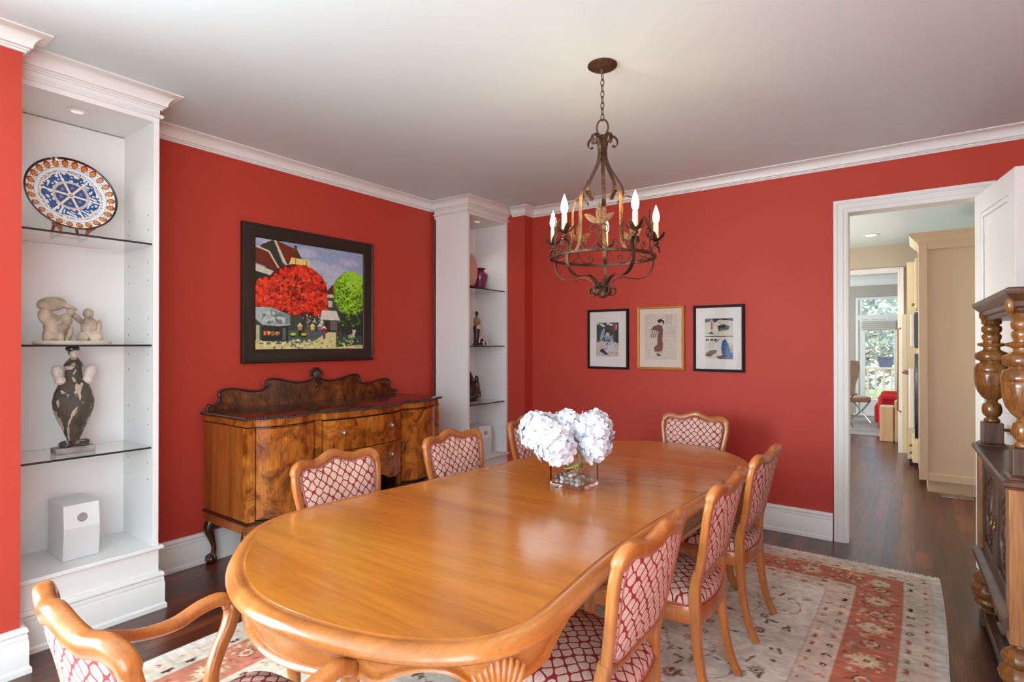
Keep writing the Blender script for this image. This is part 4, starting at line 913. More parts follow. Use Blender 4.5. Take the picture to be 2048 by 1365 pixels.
vf.part('head', skin_blob([((.004, 0, .515), .022, (.95, .9, 1.2), 0), ((.0, 0, .492), .012, (1, 1, 1.4), 0), ((.024, .002, .513), .005, (1, .8, 1.2), 0)]), M['palecer'])
vf.part('hair', skin_blob([((-.003, -.004, .537), .027, (1, 1.15, .72), 0), ((-.010, 0, .52), .023, (.8, 1, 1), 0)]), M['darkg'])

# ---- white speakers on the bookcase floors
def speaker(lab, x, y, rz, z):
    t = T('speaker', lab, 'speaker', (x, y, z), rz, group='white speakers in the bookcases')
    # local +x is the front: the front face tapers back at top and bottom
    w2 = .0775
    prof = [(.13, 0), (.145, .16), (.13, .28), (-.12, .28), (-.12, 0)]
    t.part('cabinet', MB().prism(prof, lambda a, b, tt: (a, tt, b), -w2, w2), M['plastic'], smooth=0, bevel=.006)
    t.part('grille', MB().loft([[(x_, y_, z_) for x_, y_, z_ in ((.130, -w2+.004, .006), (.130, w2-.004, .006), (.1455, w2-.004, .162), (.1455, -w2+.004, .162))], [(x_+.003, y_, z_) for x_, y_, z_ in ((.130, -w2+.004, .006), (.130, w2-.004, .006), (.1455, w2-.004, .162), (.1455, -w2+.004, .162))]]), M['plastic2'], smooth=0)
    rot = Matrix.Rotation(PI/2-.12, 3, 'Y')
    tw = MB().lathe([(.021, -.004), (.022, .002), (.019, .004), (.017, .001), (.008, .001), (.006, .005), (.001, .007)], (.139, 0, .212), 20, rot); t.part('tweeter', tw, M['greystone'])
    t.part('socket', MB().box(-.126, -.12, -.03, .03, .03, .07), M['dark'], smooth=0)
    return t
speaker('white box speaker on the floor of the near bookcase', -3.60, 1.0, 0, .3455)
speaker('white box speaker on the floor of the corner bookcase', -3.60, 4.34, math.radians(-12), .3455)

# ---- objects in the corner bookcase
M['pinkrim'] = M['pink']
dk = T('stone_disc', 'rounded pink stone disc standing at the left of the corner top shelf', 'ornament', (-3.455, 4.065, 1.9855))
dd = MB().ball((0, 0, .175), .165, 22, 12, (.16, .62, 1)); dk.part('disc', dd, M['pink'])
dk.part('stand', MB().box(-.03, .03, -.05, .05, 0, .022), M['darkcarve'], smooth=0, bevel=.004)
vp = [(.001, 0), (.045, 0), (.050, .008), (.062, .05), (.078, .11), (.086, .15), (.082, .175), (.060, .196), (.042, .205), (.040, .212), (.052, .224), (.064, .230), (.062, .234), (.048, .229), (.036, .214), (.036, .20), (.001, .19)]
single('vase', MB().lathe(vp, seg=32), M['purple'], 'plum purple glazed vase with a flared rim on the corner top shelf', 'vase', (-3.60, 4.385, 1.9855), local=True)
fg = T('figurine', 'tall slim brown and ochre standing woman figurine on the corner middle shelf', 'figurine', (-3.56, 4.285, 1.4285))
M['ochre'] = plain('ochre_glaze', lin(160, 118, 60), rough=.35, var=.35, bscale=60); M['brown'] = plain('dark_brown_glaze', lin(66, 46, 34), rough=.3, var=.3, bscale=40)
fg.part('skirt', MB().lathe([(.001, 0), (.04, 0), (.042, .012), (.030, .03), (.028, .10), (.034, .16), (.036, .19), (.026, .205), (.001, .21)], seg=16), M['brown'])
fg.part('apron', skin_blob([((.016, .004, .185), .034, (.8, 1, .8), 0)]), M['palecer'])
fg.part('torso', skin_blob([((0, 0, .24), .036, (.75, 1, 1.2), 0), ((.012, .014, .235), .026, (.8, 1, .9), 0), ((0, -.03, .25), .012, (1, 1, 2.6), .2), ((0, .032, .25), .012, (1, 1, 2.6), -.2)]), M['ochre'])
fg.part('head', skin_blob([((0, 0, .325), .020, (.9, .9, 1.2), 0), ((0, 0, .297), .009, (1, 1, 1.6), 0)]), M['brown'])
fw = T('figurine', 'small white seated dancer figurine on a dark rock, beside the brown woman', 'figurine', (-3.475, 4.275, 1.4285))
fw.part('rock', skin_blob([((0, 0, .035), .034, (.9, 1, 1.05), 0), ((0, .012, .02), .03, (1, 1, .7), 0)]), M['darkg'])
wd = MB(); wd.ball((.0, -.004, .095), .018, 10, 7, (.8, .9, 1.7)); wd.ball((0, -.002, .135), .012, 10, 7)
for P in ([(.0, -.01, .11), (.01, -.045, .09), (.01, -.06, .06), (.01, -.062, .03)], [(0, .01, .115), (.01, .035, .10), (.012, .03, .07)], [(.01, -.004, .075), (.035, -.014, .065), (.04, -.03, .03), (.045, -.035, .005)], [(.01, .006, .075), (.035, .016, .07), (.038, .02, .03), (.046, .022, .005)]): wd.tube(cr(P, 4), .008, seg=8)
fw.part('dancer', wd, M['palecer'])
M['dk'] = M['darkg']
dc = MB()
for c_, r_2, s3, ro in (((0, 0, .10), .10, (.5, .95, 1.1), 0), ((.0, -.045, .20), .085, (.45, .8, 1.35), .15), ((.02, .055, .13), .045, (.7, .7, 2), 0), ((.03, .04, .22), .03, (.7, .8, 1.2), 0), ((.02, .085, .07), .03, (.8, .8, 1.8), 0), ((.02, -.0, .05), .07, (.7, 1.3, .6), 0)): dc.ball(c_, r_2, 16, 10, s3, Matrix.Rotation(ro, 3, 'X'))
dcs = T('stone_carving', 'dark green glossy stone carving on the corner bottom shelf', 'sculpture', (-3.50, 4.135, .8705)); dcs.part('carving', dc.xf(Matrix.Translation((0, 0, .01))), M['darkg'])
dcs.part('base', MB().lathe([(.001, 0), (.105, 0), (.11, .008), (.10, .016), (.001, .016)], seg=20).xf(Matrix.Diagonal((.6, 1.25, 1, 1))), M['greystone'])

# ================================================================ RUG
RX0, RX1, RY0, RY1 = -2.82, .118, -.02, 4.285
def make_rug():
    W, Hh = RX1-RX0, RY1-RY0
    c = Canvas(W, Hh, 118, (226, 223, 210)); g = random.Random(21)
    v = c.noise(3, .05)
    red = (198, 126, 102); cream = (224, 216, 200); dk = (96, 40, 40); sage = (150, 146, 118); grey = (148, 140, 130)
    def frame(d0, d1, col):
        c.rect(d0, W-d0, d0, d1, col); c.rect(d0, W-d0, Hh-d1, Hh-d0, col); c.rect(d0, d1, d0, Hh-d0, col); c.rect(W-d1, W-d0, d0, Hh-d0, col)
    frame(0, .05, (222, 218, 208)); frame(.05, .113, (220, 204, 186)); frame(.113, .118, (190, 150, 128)); frame(.118, .18, (214, 206, 186)); frame(.18, .185, (170, 110, 90))
    frame(.185, .41, red); frame(.41, .415, (170, 110, 90)); frame(.415, .485, (222, 208, 188)); frame(.485, .489, (186, 160, 140)); frame(.489, .55, (224, 210, 192)); frame(.55, .553, (206, 190, 172))
    def around(d, step, fn):
        x = d+step/2
        while x < W-d: fn(x, d, 0); fn(x, Hh-d, 0); x += step
        y = d+step/2
        while y < Hh-d: fn(d, y, 1); fn(W-d, y, 1); y += step
    def motif(r, cols):
        def f(x, y, o):
            col = g.choice(cols); k = g.random()
            if k < .5:
                for q in (-1, 1): c.ell(x+(0 if o else q*r*.5), y+(q*r*.5 if o else 0), r*.5, r*.7, col, 1, q*.6)
            elif k < .8: c.ell(x, y, r*.8, r*.8, col); c.ell(x, y, r*.35, r*.35, cream)
            else: c.line([(x-r, y-r*.5), (x, y+r*.6), (x+r, y-r*.5)], r*.4, col)
        return f
    around(.082, .088, motif(.014, [(190, 130, 106), (150, 70, 60), (196, 160, 140), (176, 130, 110)])); around(.15, .100, motif(.021, [dk, (176, 108, 90), sage, dk, (196, 150, 130)]))
    around(.45, .098, motif(.021, [dk, (166, 120, 100), sage, (196, 150, 130)])); around(.52, .085, motif(.014, [(150, 70, 60), (120, 90, 76), (190, 150, 130)]))
    def blossom(x, y, o):
        n = 12; r = .062
        for k in range(n):
            a = 2*PI*k/n; c.ell(x+math.cos(a)*r*.62, y+math.sin(a)*r*.62, r*.40, r*.15, (222, 206, 170), 1, a)
        c.ell(x, y, r*.42, r*.42, (226, 214, 186)); c.ell(x, y, r*.22, r*.22, (130, 56, 46)); c.ell(x, y, r*.09, r*.09, (220, 190, 160))
    def ringm(x, y, o): c.ell(x, y, .036, .036, (214, 196, 164)); c.ell(x, y, .036, .036, (96, 56, 46), 1, 0, .7); c.ell(x, y, .018, .018, (190, 120, 96))
    def scat(x, y, o):
        for k in range(12):
            a, b = g.uniform(-.09, .09), g.uniform(-.10, .10); c.ell(x+a, y+b, g.uniform(.010, .020), g.uniform(.006, .012), g.choice([(216, 200, 166), (206, 186, 150), (150, 130, 96), (222, 180, 150), (166, 84, 66)]), 1, g.uniform(0, 3))
    around(.2975, .10, scat); around(.2975, .36, blossom)
    s_ = .36
    y = .2975+.36; 
    while y < Hh-.3: ringm(.2975, y, 1); ringm(W-.2975, y, 1); y += .36
    x = .2975+.36
    while x < W-.3: ringm(x, .2975, 0); ringm(x, Hh-.2975, 0); x += .36
    # field : curling vines, palmettes, leaves
    def inside(x, y, m=.6): return m < x < W-m and m < y < Hh-m
    for _ in range(90):
        x, y = g.uniform(.6, W-.6), g.uniform(.6, Hh-.6); a = g.uniform(0, 6.28); P = []
        for k in range(14):
            P.append((x, y)); x += math.cos(a)*.035; y += math.sin(a)*.035; a += g.uniform(.1, .5)
        if all(inside(*p, .575) for p in P): c.line(P, .005, g.choice([(160, 140, 120), (176, 120, 100), sage]))
    for _ in range(150):
        x, y = g.uniform(.62, W-.62), g.uniform(.62, Hh-.62); r = g.uniform(.025, .05)
        col = g.choice([(170, 112, 96), (160, 140, 120), (120, 84, 72), (150, 150, 130), (190, 140, 120)])
        for k in range(8): a = 2*PI*k/8; c.ell(x+math.cos(a)*r*.6, y+math.sin(a)*r*.6, r*.3, r*.2, col, .8, a)
        c.ell(x, y, r*.35, r*.35, (226, 212, 190)); c.ell(x, y, r*.15, r*.15, dk)
    for _ in range(420):
        x, y = g.uniform(.6, W-.6), g.uniform(.6, Hh-.6); c.ell(x, y, g.uniform(.012, .04), g.uniform(.005, .012), g.choice([(120, 70, 60), (110, 96, 80), (176, 130, 112), (146, 140, 106), (96, 80, 72)]), .85, g.uniform(-.5, .5)+g.choice([0, PI/2]))
    for _ in range(10):
        x, y = g.uniform(.75, W-.75), g.uniform(.75, Hh-.75); a = g.uniform(0, 3)
        c.ell(x, y, .085, .045, (186, 110, 92), 1, a, .7); c.ell(x, y, .05, .025, (186, 160, 140), 1, a); c.ell(x, y, .03, .013, (206, 190, 170), 1, a)
    # abrash: horizontal weft streaks
    st = c.g.rand(c.ny, 1)*.5+c.g.rand(c.ny, int(W*8)+1).repeat(c.nx//(int(W*8))+1, axis=1)[:, :c.nx]*.5
    c.a = np.clip(c.a*(1+.06*(st[..., None]-.5)*2), 0, 255); c.noise(50, .09); c.noise(6, .09)
    return c
rc = make_rug()
mb, cc = rc.mesh(lambda x, y, d: (RX0+x+.012*math.sin(y*2.1), RY0+y-.03*max(0, (x/2.938-.75))*(y > 4), .0095-d + .0006*math.sin(x*9+y*7)), .009)
rug = T('rug', 'large ivory and terracotta floral rug with fringed ends under the dining table', 'rug', ((RX0+RX1)/2, (RY0+RY1)/2, 0))
mb.v = [(x-(RX0+RX1)/2, y-(RY0+RY1)/2, max(z, .0006)) for x, y, z in mb.v]
rug.part('pile', mb, M['rugm'], smooth=0, cols=cc)
frg = MB(); g_ = random.Random(2)
for sgn in (-1, 1):
    for k in range(420):
        x = -1.469+2.938*(k+.5)/420; y = sgn*(RY1-RY0)/2; l_ = g_.uniform(.015, .045); dx = g_.uniform(-.012, .012)
        frg.add([(x-.003, y-sgn*.004, .006), (x+.003, y-sgn*.004, .006), (x+dx+.002, y+sgn*l_, .0025), (x+dx-.002, y+sgn*l_, .0025)], [(0, 1, 2, 3)])
rug.part('fringe', frg, M['wool'], kind='stuff', smooth=0)

# ================================================================ DINING TABLE
TT = .76
key = [(-1.43, .762), (-1.70, .845), (-1.90, .985), (-2.055, 1.14), (-2.10, 1.34), (-2.075, 1.62), (-2.01, 2.05), (-1.955, 2.55), (-1.925, 3.02), (-1.885, 3.36), (-1.77, 3.60), (-1.55, 3.765), (-1.32, 3.815), (-1.10, 3.775),
       (-.90, 3.63), (-.765, 3.42), (-.712, 3.10), (-.735, 2.55), (-.768, 2.0), (-.765, 1.62), (-.735, 1.28), (-.725, 1.13), (-.765, .995), (-.885, .885), (-1.10, .795)]
out = cr(key, 12, True)
def resample(P, n):
    P = [np.array(p) for p in P]; d = [0]
    for i in range(len(P)): d.append(d[-1]+np.linalg.norm(P[(i+1) % len(P)]-P[i]))
    Q = []; j = 0
    for k in range(n):
        t = d[-1]*k/n
        while d[j+1] < t: j += 1
        f = (t-d[j])/(d[j+1]-d[j]); Q.append(P[j]*(1-f)+P[(j+1) % len(P)]*f)
    return Q
NO = 240
OUT = resample(out, NO)
def smoothc(P, it):
    for _ in range(it): P = [(P[i-1]+2*P[i]+P[(i+1) % len(P)])/4 for i in range(len(P))]
    return P
OUT = smoothc(OUT, 10)
NRM = []
for i in range(NO):
    t = OUT[(i+1) % NO]-OUT[i-1]; t = t/np.linalg.norm(t); nn = np.array([t[1], -t[0]])
    NRM.append(nn)
cen = np.mean(OUT, axis=0)
if sum(float(NRM[i]@(OUT[i]-cen)) for i in range(NO)) < 0: NRM = [-n for n in NRM]
NRM = smoothc(NRM, 6); NRM = [n/np.linalg.norm(n) for n in NRM]
def ring(inset, z): return [(float(OUT[i][0]-NRM[i][0]*inset), float(OUT[i][1]-NRM[i][1]*inset), z if not callable(z) else z(i)) for i in range(NO)]
tb = T('dining_table', 'long oval honey-wood dining table in the middle of the rug', 'table', (-1.41, 2.3, 0), world=True)
mb = MB(); mb.loft([ring(.062, TT-.010), ring(.062, TT), ])
# two leaf seams: shallow grooves are cut by splitting the field in three boards
def clip(poly, y0, y1):
    P = poly
    for s_, lim in ((1, y0), (-1, y1)):
        Q = []
        for i in range(len(P)):
            a, b = P[i-1], P[i]; ia, ib = s_*(a[1]-lim) >= 0, s_*(b[1]-lim) >= 0
            if ia != ib: f = (lim-a[1])/(b[1]-a[1]); Q.append((a[0]+f*(b[0]-a[0]), lim))
            if ib: Q.append((b[0], b[1]))
        P = Q
    return P
fieldp = [(x, y) for x, y, z in ring(.056, 0)]
for a, b in ((0, 2.145), (2.1462, 2.532), (2.5332, 5)):
    P = clip(fieldp, a, b)
    f = MB(); f.prism(P, lambda x, y, t: (x, y, t), TT-.02, TT)
    tb.part('table_leaf' if a == 2.1462 else 'table_top', f, M['tabletop'], smooth=20)
mb = MB(); prof = [(.056, TT-.022), (.056, TT-.0015), (.050, TT-.0035), (.044, TT-.001), (.034, TT), (.020, TT-.003), (.008, TT-.012), (.001, TT-.024), (.001, TT-.031), (.007, TT-.038), (.014, TT-.041), (.020, TT-.047), (.036, TT-.049), (.056, TT-.045)]
tb.part('rim', MB().loft([ring(a, z) for a, z in prof], loop=True), M['tablewood'], smooth=50)
legs = [(-.868, 1.10, -.70), (-1.90, 1.16, -2.35), (-1.80, 3.42, 2.3), (-.85, 3.42, .75)]
# nearest outline index of each leg
LI = [min(range(NO), key=lambda i: (OUT[i][0]-x)**2+(OUT[i][1]-y)**2) for x, y, a in legs]
def apron_low(i):
    ls = sorted(LI); 
    for k in range(4):
        a, b = ls[k], ls[(k+1) % 4]; span = (b-a) % NO
        if (i-a) % NO <= span:
            u = ((i-a) % NO)/span; break
    u = min(u, 1-u); L_ = span
    q = u*2                                    # 0 at the leg, 1 at mid span
    if q < .14: return .625+.012*q
    if q < .52:
        v = (q-.14)/.38; return .627+.055*math.sin(PI*v**.8)+.012*v
    v = (q-.52)/.48; return .639+.018*math.sin(PI*min(1, v*2.2))*(v < .45) - .024*(1-math.cos(PI*v))/2
low = [apron_low(i) for i in range(NO)]
tb.part('apron', MB().loft([ring(.050, TT-.046), ring(.046, lambda i: (TT-.046+low[i])/2+.012), ring(.052, lambda i: low[i]+.018), ring(.040, lambda i: low[i]+.012), ring(.038, lambda i: low[i]+.004), ring(.046, lambda i: low[i]), ring(.066, lambda i: low[i]+.002), ring(.070, TT-.046)], loop=True), M['tablewood'], smooth=50)
for x, y, a in legs:
    c_, s_ = math.cos(a), math.sin(a)
    path = cr([(x+c_*o, y+s_*o, z) for o, z in ((.00, TT-.05), (.015, .66), (.028, .60), (.012, .50), (-.022, .36), (-.045, .20), (-.040, .09), (-.01, .035), (.012, .0120))], 5)
    ws = crv([.10, .105, .10, .078, .055, .042, .038, .052, .048], 5)
    lg = tb.part('leg', MB().sweep(path, ws, ws, up=(c_, s_, .01), rnd=.55), M['tablewood'], smooth=50)
    sh = MB()
    for k in range(9):                          # fan of flutes
        th_ = (k-4)/4*.62
        P = []
        for q in range(7):
            t = q/6; rr_ = .012+.130*t
            px_ = math.sin(th_)*rr_*.80; pz2 = .560+math.cos(th_)*rr_*1.0; o = .070+.024*math.sin(PI*min(1, t*.9))
            P.append((x+c_*o-s_*px_, y+s_*o+c_*px_, pz2))
        sh.tube(P, [.003, .005, .007, .0085, .010, .011, .006], seg=8)
    tb.part('shell_carving', sh, M['tablewood'], parent=lg, smooth=60)

# ================================================================ CHAIRS
def by(z): return -.205-max(0, z-.45)*.18
def back_y(x, z): return by(z) - .042*max(0, (1-(x/.25)**2))*max(0, (z-.5)/.42)
FR = [(0, .545), (.10, .540), (.165, .545), (.192, .565), (.203, .62), (.218, .70), (.232, .78), (.236, .835), (.226, .878), (.196, .895), (.155, .892), (.115, .885), (.065, .895), (.03, .910)]
def frame_path(s=1):
    half = FR; full = half + [(0, .916)] + [(-x, z) for x, z in reversed(half[1:])]
    return cr(full, 5, True)
def make_chair(name, label, group, arms=False):
    t = T(name, label, 'chair', group=group)
    P2 = frame_path(); n = len(P2)
    path = [(x, back_y(x, z), z) for x, z in P2]
    wd = [.034 + (.012 if z > .86 else 0) for x, z in P2]
    cz = .73
    def upf(i): x, y, z = path[i]; return Vector((0, 1, .18))
    t.part('back_frame', MB().sweep(path, wd, [.032+(.009 if z > .86 else 0) for x, z in P2], up=upf, closed=True, rnd=.7, nseg=3), M['chairwood'], smooth=60)
    def padring(k, dy, m=0): return [(x*k, back_y(x*k, cz+(z-cz)*k)+dy, cz+(z-cz)*k) for x, z in P2]
    pad = MB(); rings = [padring(.93, -.012), padring(.90, .012), padring(.86, .022), padring(.7, .033), padring(.4, .040), padring(.05, .042)]
    rb = [padring(.90, -.014), padring(.6, -.018), padring(.05, -.020)]
    pad.loft(list(reversed(rings)) + rb)
    pd_ = t.part('backrest', pad, M['fab'], smooth=60)
    t.part('piping', MB().tube(padring(.895, .017), .0045, closed=True, seg=6), M['pipe'], parent=pd_, smooth=80)
    t.part('piping', MB().tube(padring(.905, -.012), .004, closed=True, seg=6), M['pipe'], parent=pd_, smooth=80)
    # seat
    so = [(0, .262), (.12, .258), (.215, .240), (.252, .20), (.250, .12), (.235, .0), (.218, -.12), (.205, -.19), (.165, -.228), (.09, -.246)]
    full = so + [(0, -.252)] + [(-x, y) for x, y in reversed(so[1:])]
    S = cr(full, 4, True)
    def sr(k, z, ky=None): return [(x*k, .01+(y-.01)*(ky or k), z) for x, y in S]
    rail = MB().loft([sr(1.0, .365), sr(1.015, .372), sr(1.015, .422), sr(1.0, .430), sr(.93, .430), sr(.90, .425), sr(.90, .365)], loop=True)
    t.part('seat_frame', rail, M['chairwood'], smooth=40)
    cus = t.part('seat', MB().loft([sr(.93, .405), sr(.965, .425), sr(.975, .440), sr(.955, .462), sr(.88, .476), sr(.6, .490), sr(.3, .496), sr(.02, .497)]), M['fabs'], smooth=60)
    t.part('piping', MB().tube(sr(.972, .434), .0045, closed=True, seg=6), M['pipe'], parent=cus, smooth=80)
    for sx in (-1, 1):
        path = cr([(sx*.196, back_y(.196, .56), .575), (sx*.188, -.212, .50), (sx*.186, -.212, .40), (sx*.184, -.222, .25), (sx*.184, -.250, .10), (sx*.184, -.288, .0128)], 5)
        t.part('leg', MB().sweep(path, crv([.036, .040, .042, .036, .032, .030], 5), crv([.034, .042, .044, .036, .032, .030], 5), up=(0, 1, .1), rnd=.45), M['chairwood'], smooth=50)
        c_ = .7071*sx; s_ = .7071
        path = cr([(sx*.215, .208, .428), (sx*.222, .215, .36), (sx*.226, .219, .31), (sx*.212, .205, .20), (sx*.204, .198, .09), (sx*.212, .206, .03), (sx*.220, .214, .0128)], 5)
        t.part('leg', MB().sweep(path, crv([.060, .058, .050, .036, .028, .034, .032], 5), crv([.060, .058, .050, .036, .028, .034, .032], 5), up=(c_, s_, .02), rnd=.6), M['chairwood'], smooth=50)
    if arms:
        for sx in (-1, 1):
            P = cr([(sx*.232, -.262, .755), (sx*.250, -.20, .735), (sx*.268, -.10, .690), (sx*.284, .0, .672), (sx*.290, .08, .690), (sx*.287, .135, .692), (sx*.282, .162, .660), (sx*.275, .150, .61), (sx*.262, .115, .56), (sx*.252, .09, .50), (sx*.250, .095, .44), (sx*.248, .11, .385)], 5)
            a_ = t.part('arm', MB().sweep(P, crv([.032, .034, .042, .052, .050, .046, .044, .040, .036, .036, .040, .042], 5), crv([.030, .032, .030, .030, .032, .034, .038, .040, .038, .036, .040, .042], 5), up=(sx, .0, .02) if False else (lambda i, s=sx: Vector((0, -.6, 1))), rnd=.7), M['chairwood'], smooth=60)
    return t.o
SG = 'side chairs around the dining table'
ch = make_chair('dining_chair', 'honey-wood side chair nearest the camera on the right of the table', SG)
ch.location = (-.915, 1.575, 0); ch.rotation_euler = (0, 0, PI/2)
for x, y, rz, lab in ((-.905, 2.335, PI/2+.02, 'honey-wood side chair in the middle of the three on the right of the table'),
                      (-.90, 3.03, PI/2-.02, 'honey-wood side chair farthest from the camera on the right of the table'),
                      (-1.955, 1.665, -PI/2+.03, 'honey-wood side chair in front of the sideboard drawers, nearest on the left of the table'),
                      (-1.935, 2.46, -PI/2, 'honey-wood side chair in front of the right end of the sideboard'),
                      (-1.925, 3.245, -PI/2, 'honey-wood side chair behind the white flowers, farthest on the left of the table'),
                      (-1.335, 3.865, PI, 'honey-wood side chair at the far end of the table under the framed prints')):
    c = copy_tree(ch); c.location = (x, y, 0); c.rotation_euler = (0, 0, rz); c['label'] = lab
ac = make_chair('dining_armchair', 'honey-wood armchair at the near end of the table, closest to the camera', None, True)
ac.location = (-1.375, .685, 0); ac.rotation_euler = (0, 0, 0)
bpy.context.view_layer.update()

# ================================================================ FLOWERS IN A GLASS CUBE
VX, VY, VR = -1.335, 2.345, math.radians(-4); VZ = TT
gv = T('glass_vase', 'square clear glass vase holding pebbles and flower stems on the table', 'vase', (VX, VY, VZ+.0005), VR)
hw, hh = .083, .176
def sq(r, z): return [(-r, -r, z), (r, -r, z), (r, r, z), (-r, r, z)]
gv.part('vase', MB().loft([sq(hw-.006, .016), sq(hw-.006, hh), sq(hw, hh), sq(hw, 0)][::-1]), M['glass'], smooth=0, bevel=.0012)
pm = [plain('pebble_%s' % n, c_, rough=.35, var=.2, bscale=90) for n, c_ in (('beige', lin(206, 182, 146)), ('grey', lin(150, 148, 142)), ('rust', lin(168, 120, 84)), ('dark', lin(84, 78, 74)), ('white', lin(226, 220, 206)))]
pebs = []
for q, mm in enumerate(pm):
    r1 = random.Random(q); b_ = MB().ball((0, 0, 0), .0125, 12, 8, (1.15, .9, .72)); pebs.append(mesh_obj('pebble', b_, mm, smooth=80).data)
for ob in [o for o in bpy.data.objects if o.name.startswith('pebble')]: bpy.data.objects.remove(ob)
g_ = random.Random(8); placed = []; Rv = Matrix.Rotation(VR, 3, 'Z')
for lvl, (zz_, n_) in enumerate(((.026, 25), (.044, 21), (.060, 10))):
    k = 5 if lvl < 2 else 4
    for i in range(k):
        for j in range(k):
            if len([p for p in placed if p == lvl]) >= n_: break
            placed.append(lvl); sp = .029 if k == 5 else .031
            loc = Rv @ Vector(((i-(k-1)/2)*sp+g_.uniform(-.002, .002), (j-(k-1)/2)*sp+g_.uniform(-.002, .002), 0))
            o = bpy.data.objects.new('pebble', g_.choice(pebs)); COL.objects.link(o); o.location = (VX+loc.x, VY+loc.y, VZ+zz_+.0006+g_.uniform(0, .002)); o.rotation_euler = (g_.uniform(-.4, .4), g_.uniform(-.4, .4), g_.uniform(0, 3.1)); o.scale = [g_.uniform(.85, 1.1)]*3
            tag(o, 'small rounded pebble lying in the bottom of the square glass vase', 'pebble', 'pebbles in the glass vase')
def petal(mb, M4, r, cup):
    vs = []; nu, nv = 4, 3
    for i in range(nu+1):
        u = i/nu
        for j in range(nv):
            v = j-1
            wdt = r*.50*math.sin(PI*min(1, (.12+u*.80)))**.7
            x = u*r; y = v*wdt; z = cup*(u**1.6)*r*.6 - .12*r*(abs(v))*-1*(u) 
            vs.append(tuple(M4 @ Vector((x, y, z))))
    mb.add(vs, [(i*nv+j, (i+1)*nv+j, (i+1)*nv+j+1, i*nv+j+1) for i in range(nu) for j in range(nv-1)])
def head(r, n, rnd):
    mb = MB(); gold = PI*(3-math.sqrt(5))
    for k in range(n):
        z = 1-1.75*(k+.5)/n; a = gold*k; q = math.sqrt(max(0, 1-z*z))
        d = Vector((q*math.cos(a), q*math.sin(a), z)); d = (d+Vector([rnd.uniform(-.12, .12) for _ in range(3)])).normalized()
        R0 = d.to_track_quat('Z', 'Y').to_matrix().to_4x4() @ Matrix.Rotation(rnd.uniform(0, 1.57), 4, 'Z') @ Matrix.Rotation(rnd.uniform(-.3, .3), 4, 'X')
        rr_ = r*(.86+rnd.uniform(-.09, .13)); pr = .029*rnd.uniform(.85, 1.25)
        for m in range(4):
            petal(mb, Matrix.Translation(d*rr_) @ R0 @ Matrix.Rotation(m*PI/2+rnd.uniform(-.15, .15), 4, 'Z'), pr, rnd.uniform(-.25, .45))
    return mb
heads = [((-1.465, 2.245, 1.022), .100, 120, 'white hydrangea head at the left of the bouquet'), ((-1.36, 2.215, .970), .094, 100, 'white hydrangea head hanging lowest over the front of the vase'), ((-1.385, 2.36, 1.040), .082, 90, 'white hydrangea head at the top centre of the bouquet'),
         ((-1.255, 2.39, 1.030), .094, 100, 'white hydrangea head at the upper right of the bouquet'), ((-1.225, 2.35, .965), .074, 74, 'smaller white hydrangea head low at the right of the bouquet')]
g_ = random.Random(4)
for k, (c_, r, n, lab) in enumerate(heads):
    c_ = Vector(c_); V0 = Vector((VX, VY, VZ))
    t = T('hydrangea', lab, 'flower', tuple(c_), group='white hydrangeas in the glass vase')
    t.part('flower_head', head(r, n, g_), M['petal'], smooth=80)
    t.part('core', MB().ball((0, 0, 0), r*.70, 14, 10), M['core'], smooth=80)
    a = g_.uniform(0, 6.28); e_ = Rv @ Vector((.045*math.cos(a), .045*math.sin(a), .088)); mid = Rv @ Vector((.058*math.cos(a+1.4), .058*math.sin(a+1.4), .12))
    top = (c_-V0); ent = Vector((max(-.05, min(.05, top.x*.5)), max(-.05, min(.05, top.y*.5)), .185))
    P = [c_-c_, V0+ent-c_, V0+mid-c_, V0+e_-c_, V0+Rv @ Vector((.05*math.cos(a-1.2), .05*math.sin(a-1.2), .096))-c_]
    t.part('stem', MB().tube(cr([tuple(p) for p in P], 6), .0042, seg=8), M['stem'])
    for q in range(1):
        lf = MB(); d = (V0+ent-c_)*.72
        lf.loft([[tuple(d+Vector((math.cos(a)*u*.07-math.sin(a)*w_*.022*math.sin(PI*u), math.sin(a)*u*.07+math.cos(a)*w_*.022*math.sin(PI*u), .02*u-.03*u*u))) for w_ in (-1, -.5, 0, .5, 1)] for u in (0.02, .2, .4, .6, .8, .98)], closed=False, caps=False)
        t.part('leaf', lf, M['leaf'], smooth=80)

# ================================================================ SIDEBOARD
SB0, SB1 = 1.755, 3.415; SC = (SB0+SB1)/2; XBK = -3.79
def xfront(y):
    """plan curve of the front of the carcase"""
    d = abs(y-SC); 
    pts = [(0, -3.135), (.12, -3.138), (.25, -3.158), (.335, -3.185), (.345, -3.190), (.352, -3.222), (.39, -3.226), (.42, -3.215), (.50, -3.182), (.60, -3.176), (.70, -3.205), (.78, -3.245), (.83, -3.255)]
    for (a, xa), (b, xb) in zip(pts[:-1], pts[1:]):
        if d <= b: f = (d-a)/(b-a); return xa*(1-f)+xb*f
    return pts[-1][1]
ys = sorted(set([round(SB0+(SB1-SB0)*k/110, 5) for k in range(111)]+[SC-.3435, SC-.352, SC+.3435, SC+.352]))
def outline(off, y0=SB0, y1=SB1):
    P = [(XBK, y0-off)]
    P += [(xfront(y)+off, y + (-off if abs(y-SB0) < 1e-4 else off if abs(y-SB1) < 1e-4 else 0)) for y in ys if y0-1e-4 <= y <= y1+1e-4]
    P.append((XBK, y1+off)); return P
sb = T('sideboard', 'antique burl walnut sideboard with a carved gallery and claw feet against the left wall', 'sideboard', (-3.5, SC, 0), world=True)
def slab(off0, z0, off1, z1): return [[(x, y, z0) for x, y in outline(off0)], [(x, y, z1) for x, y in outline(off1)]]
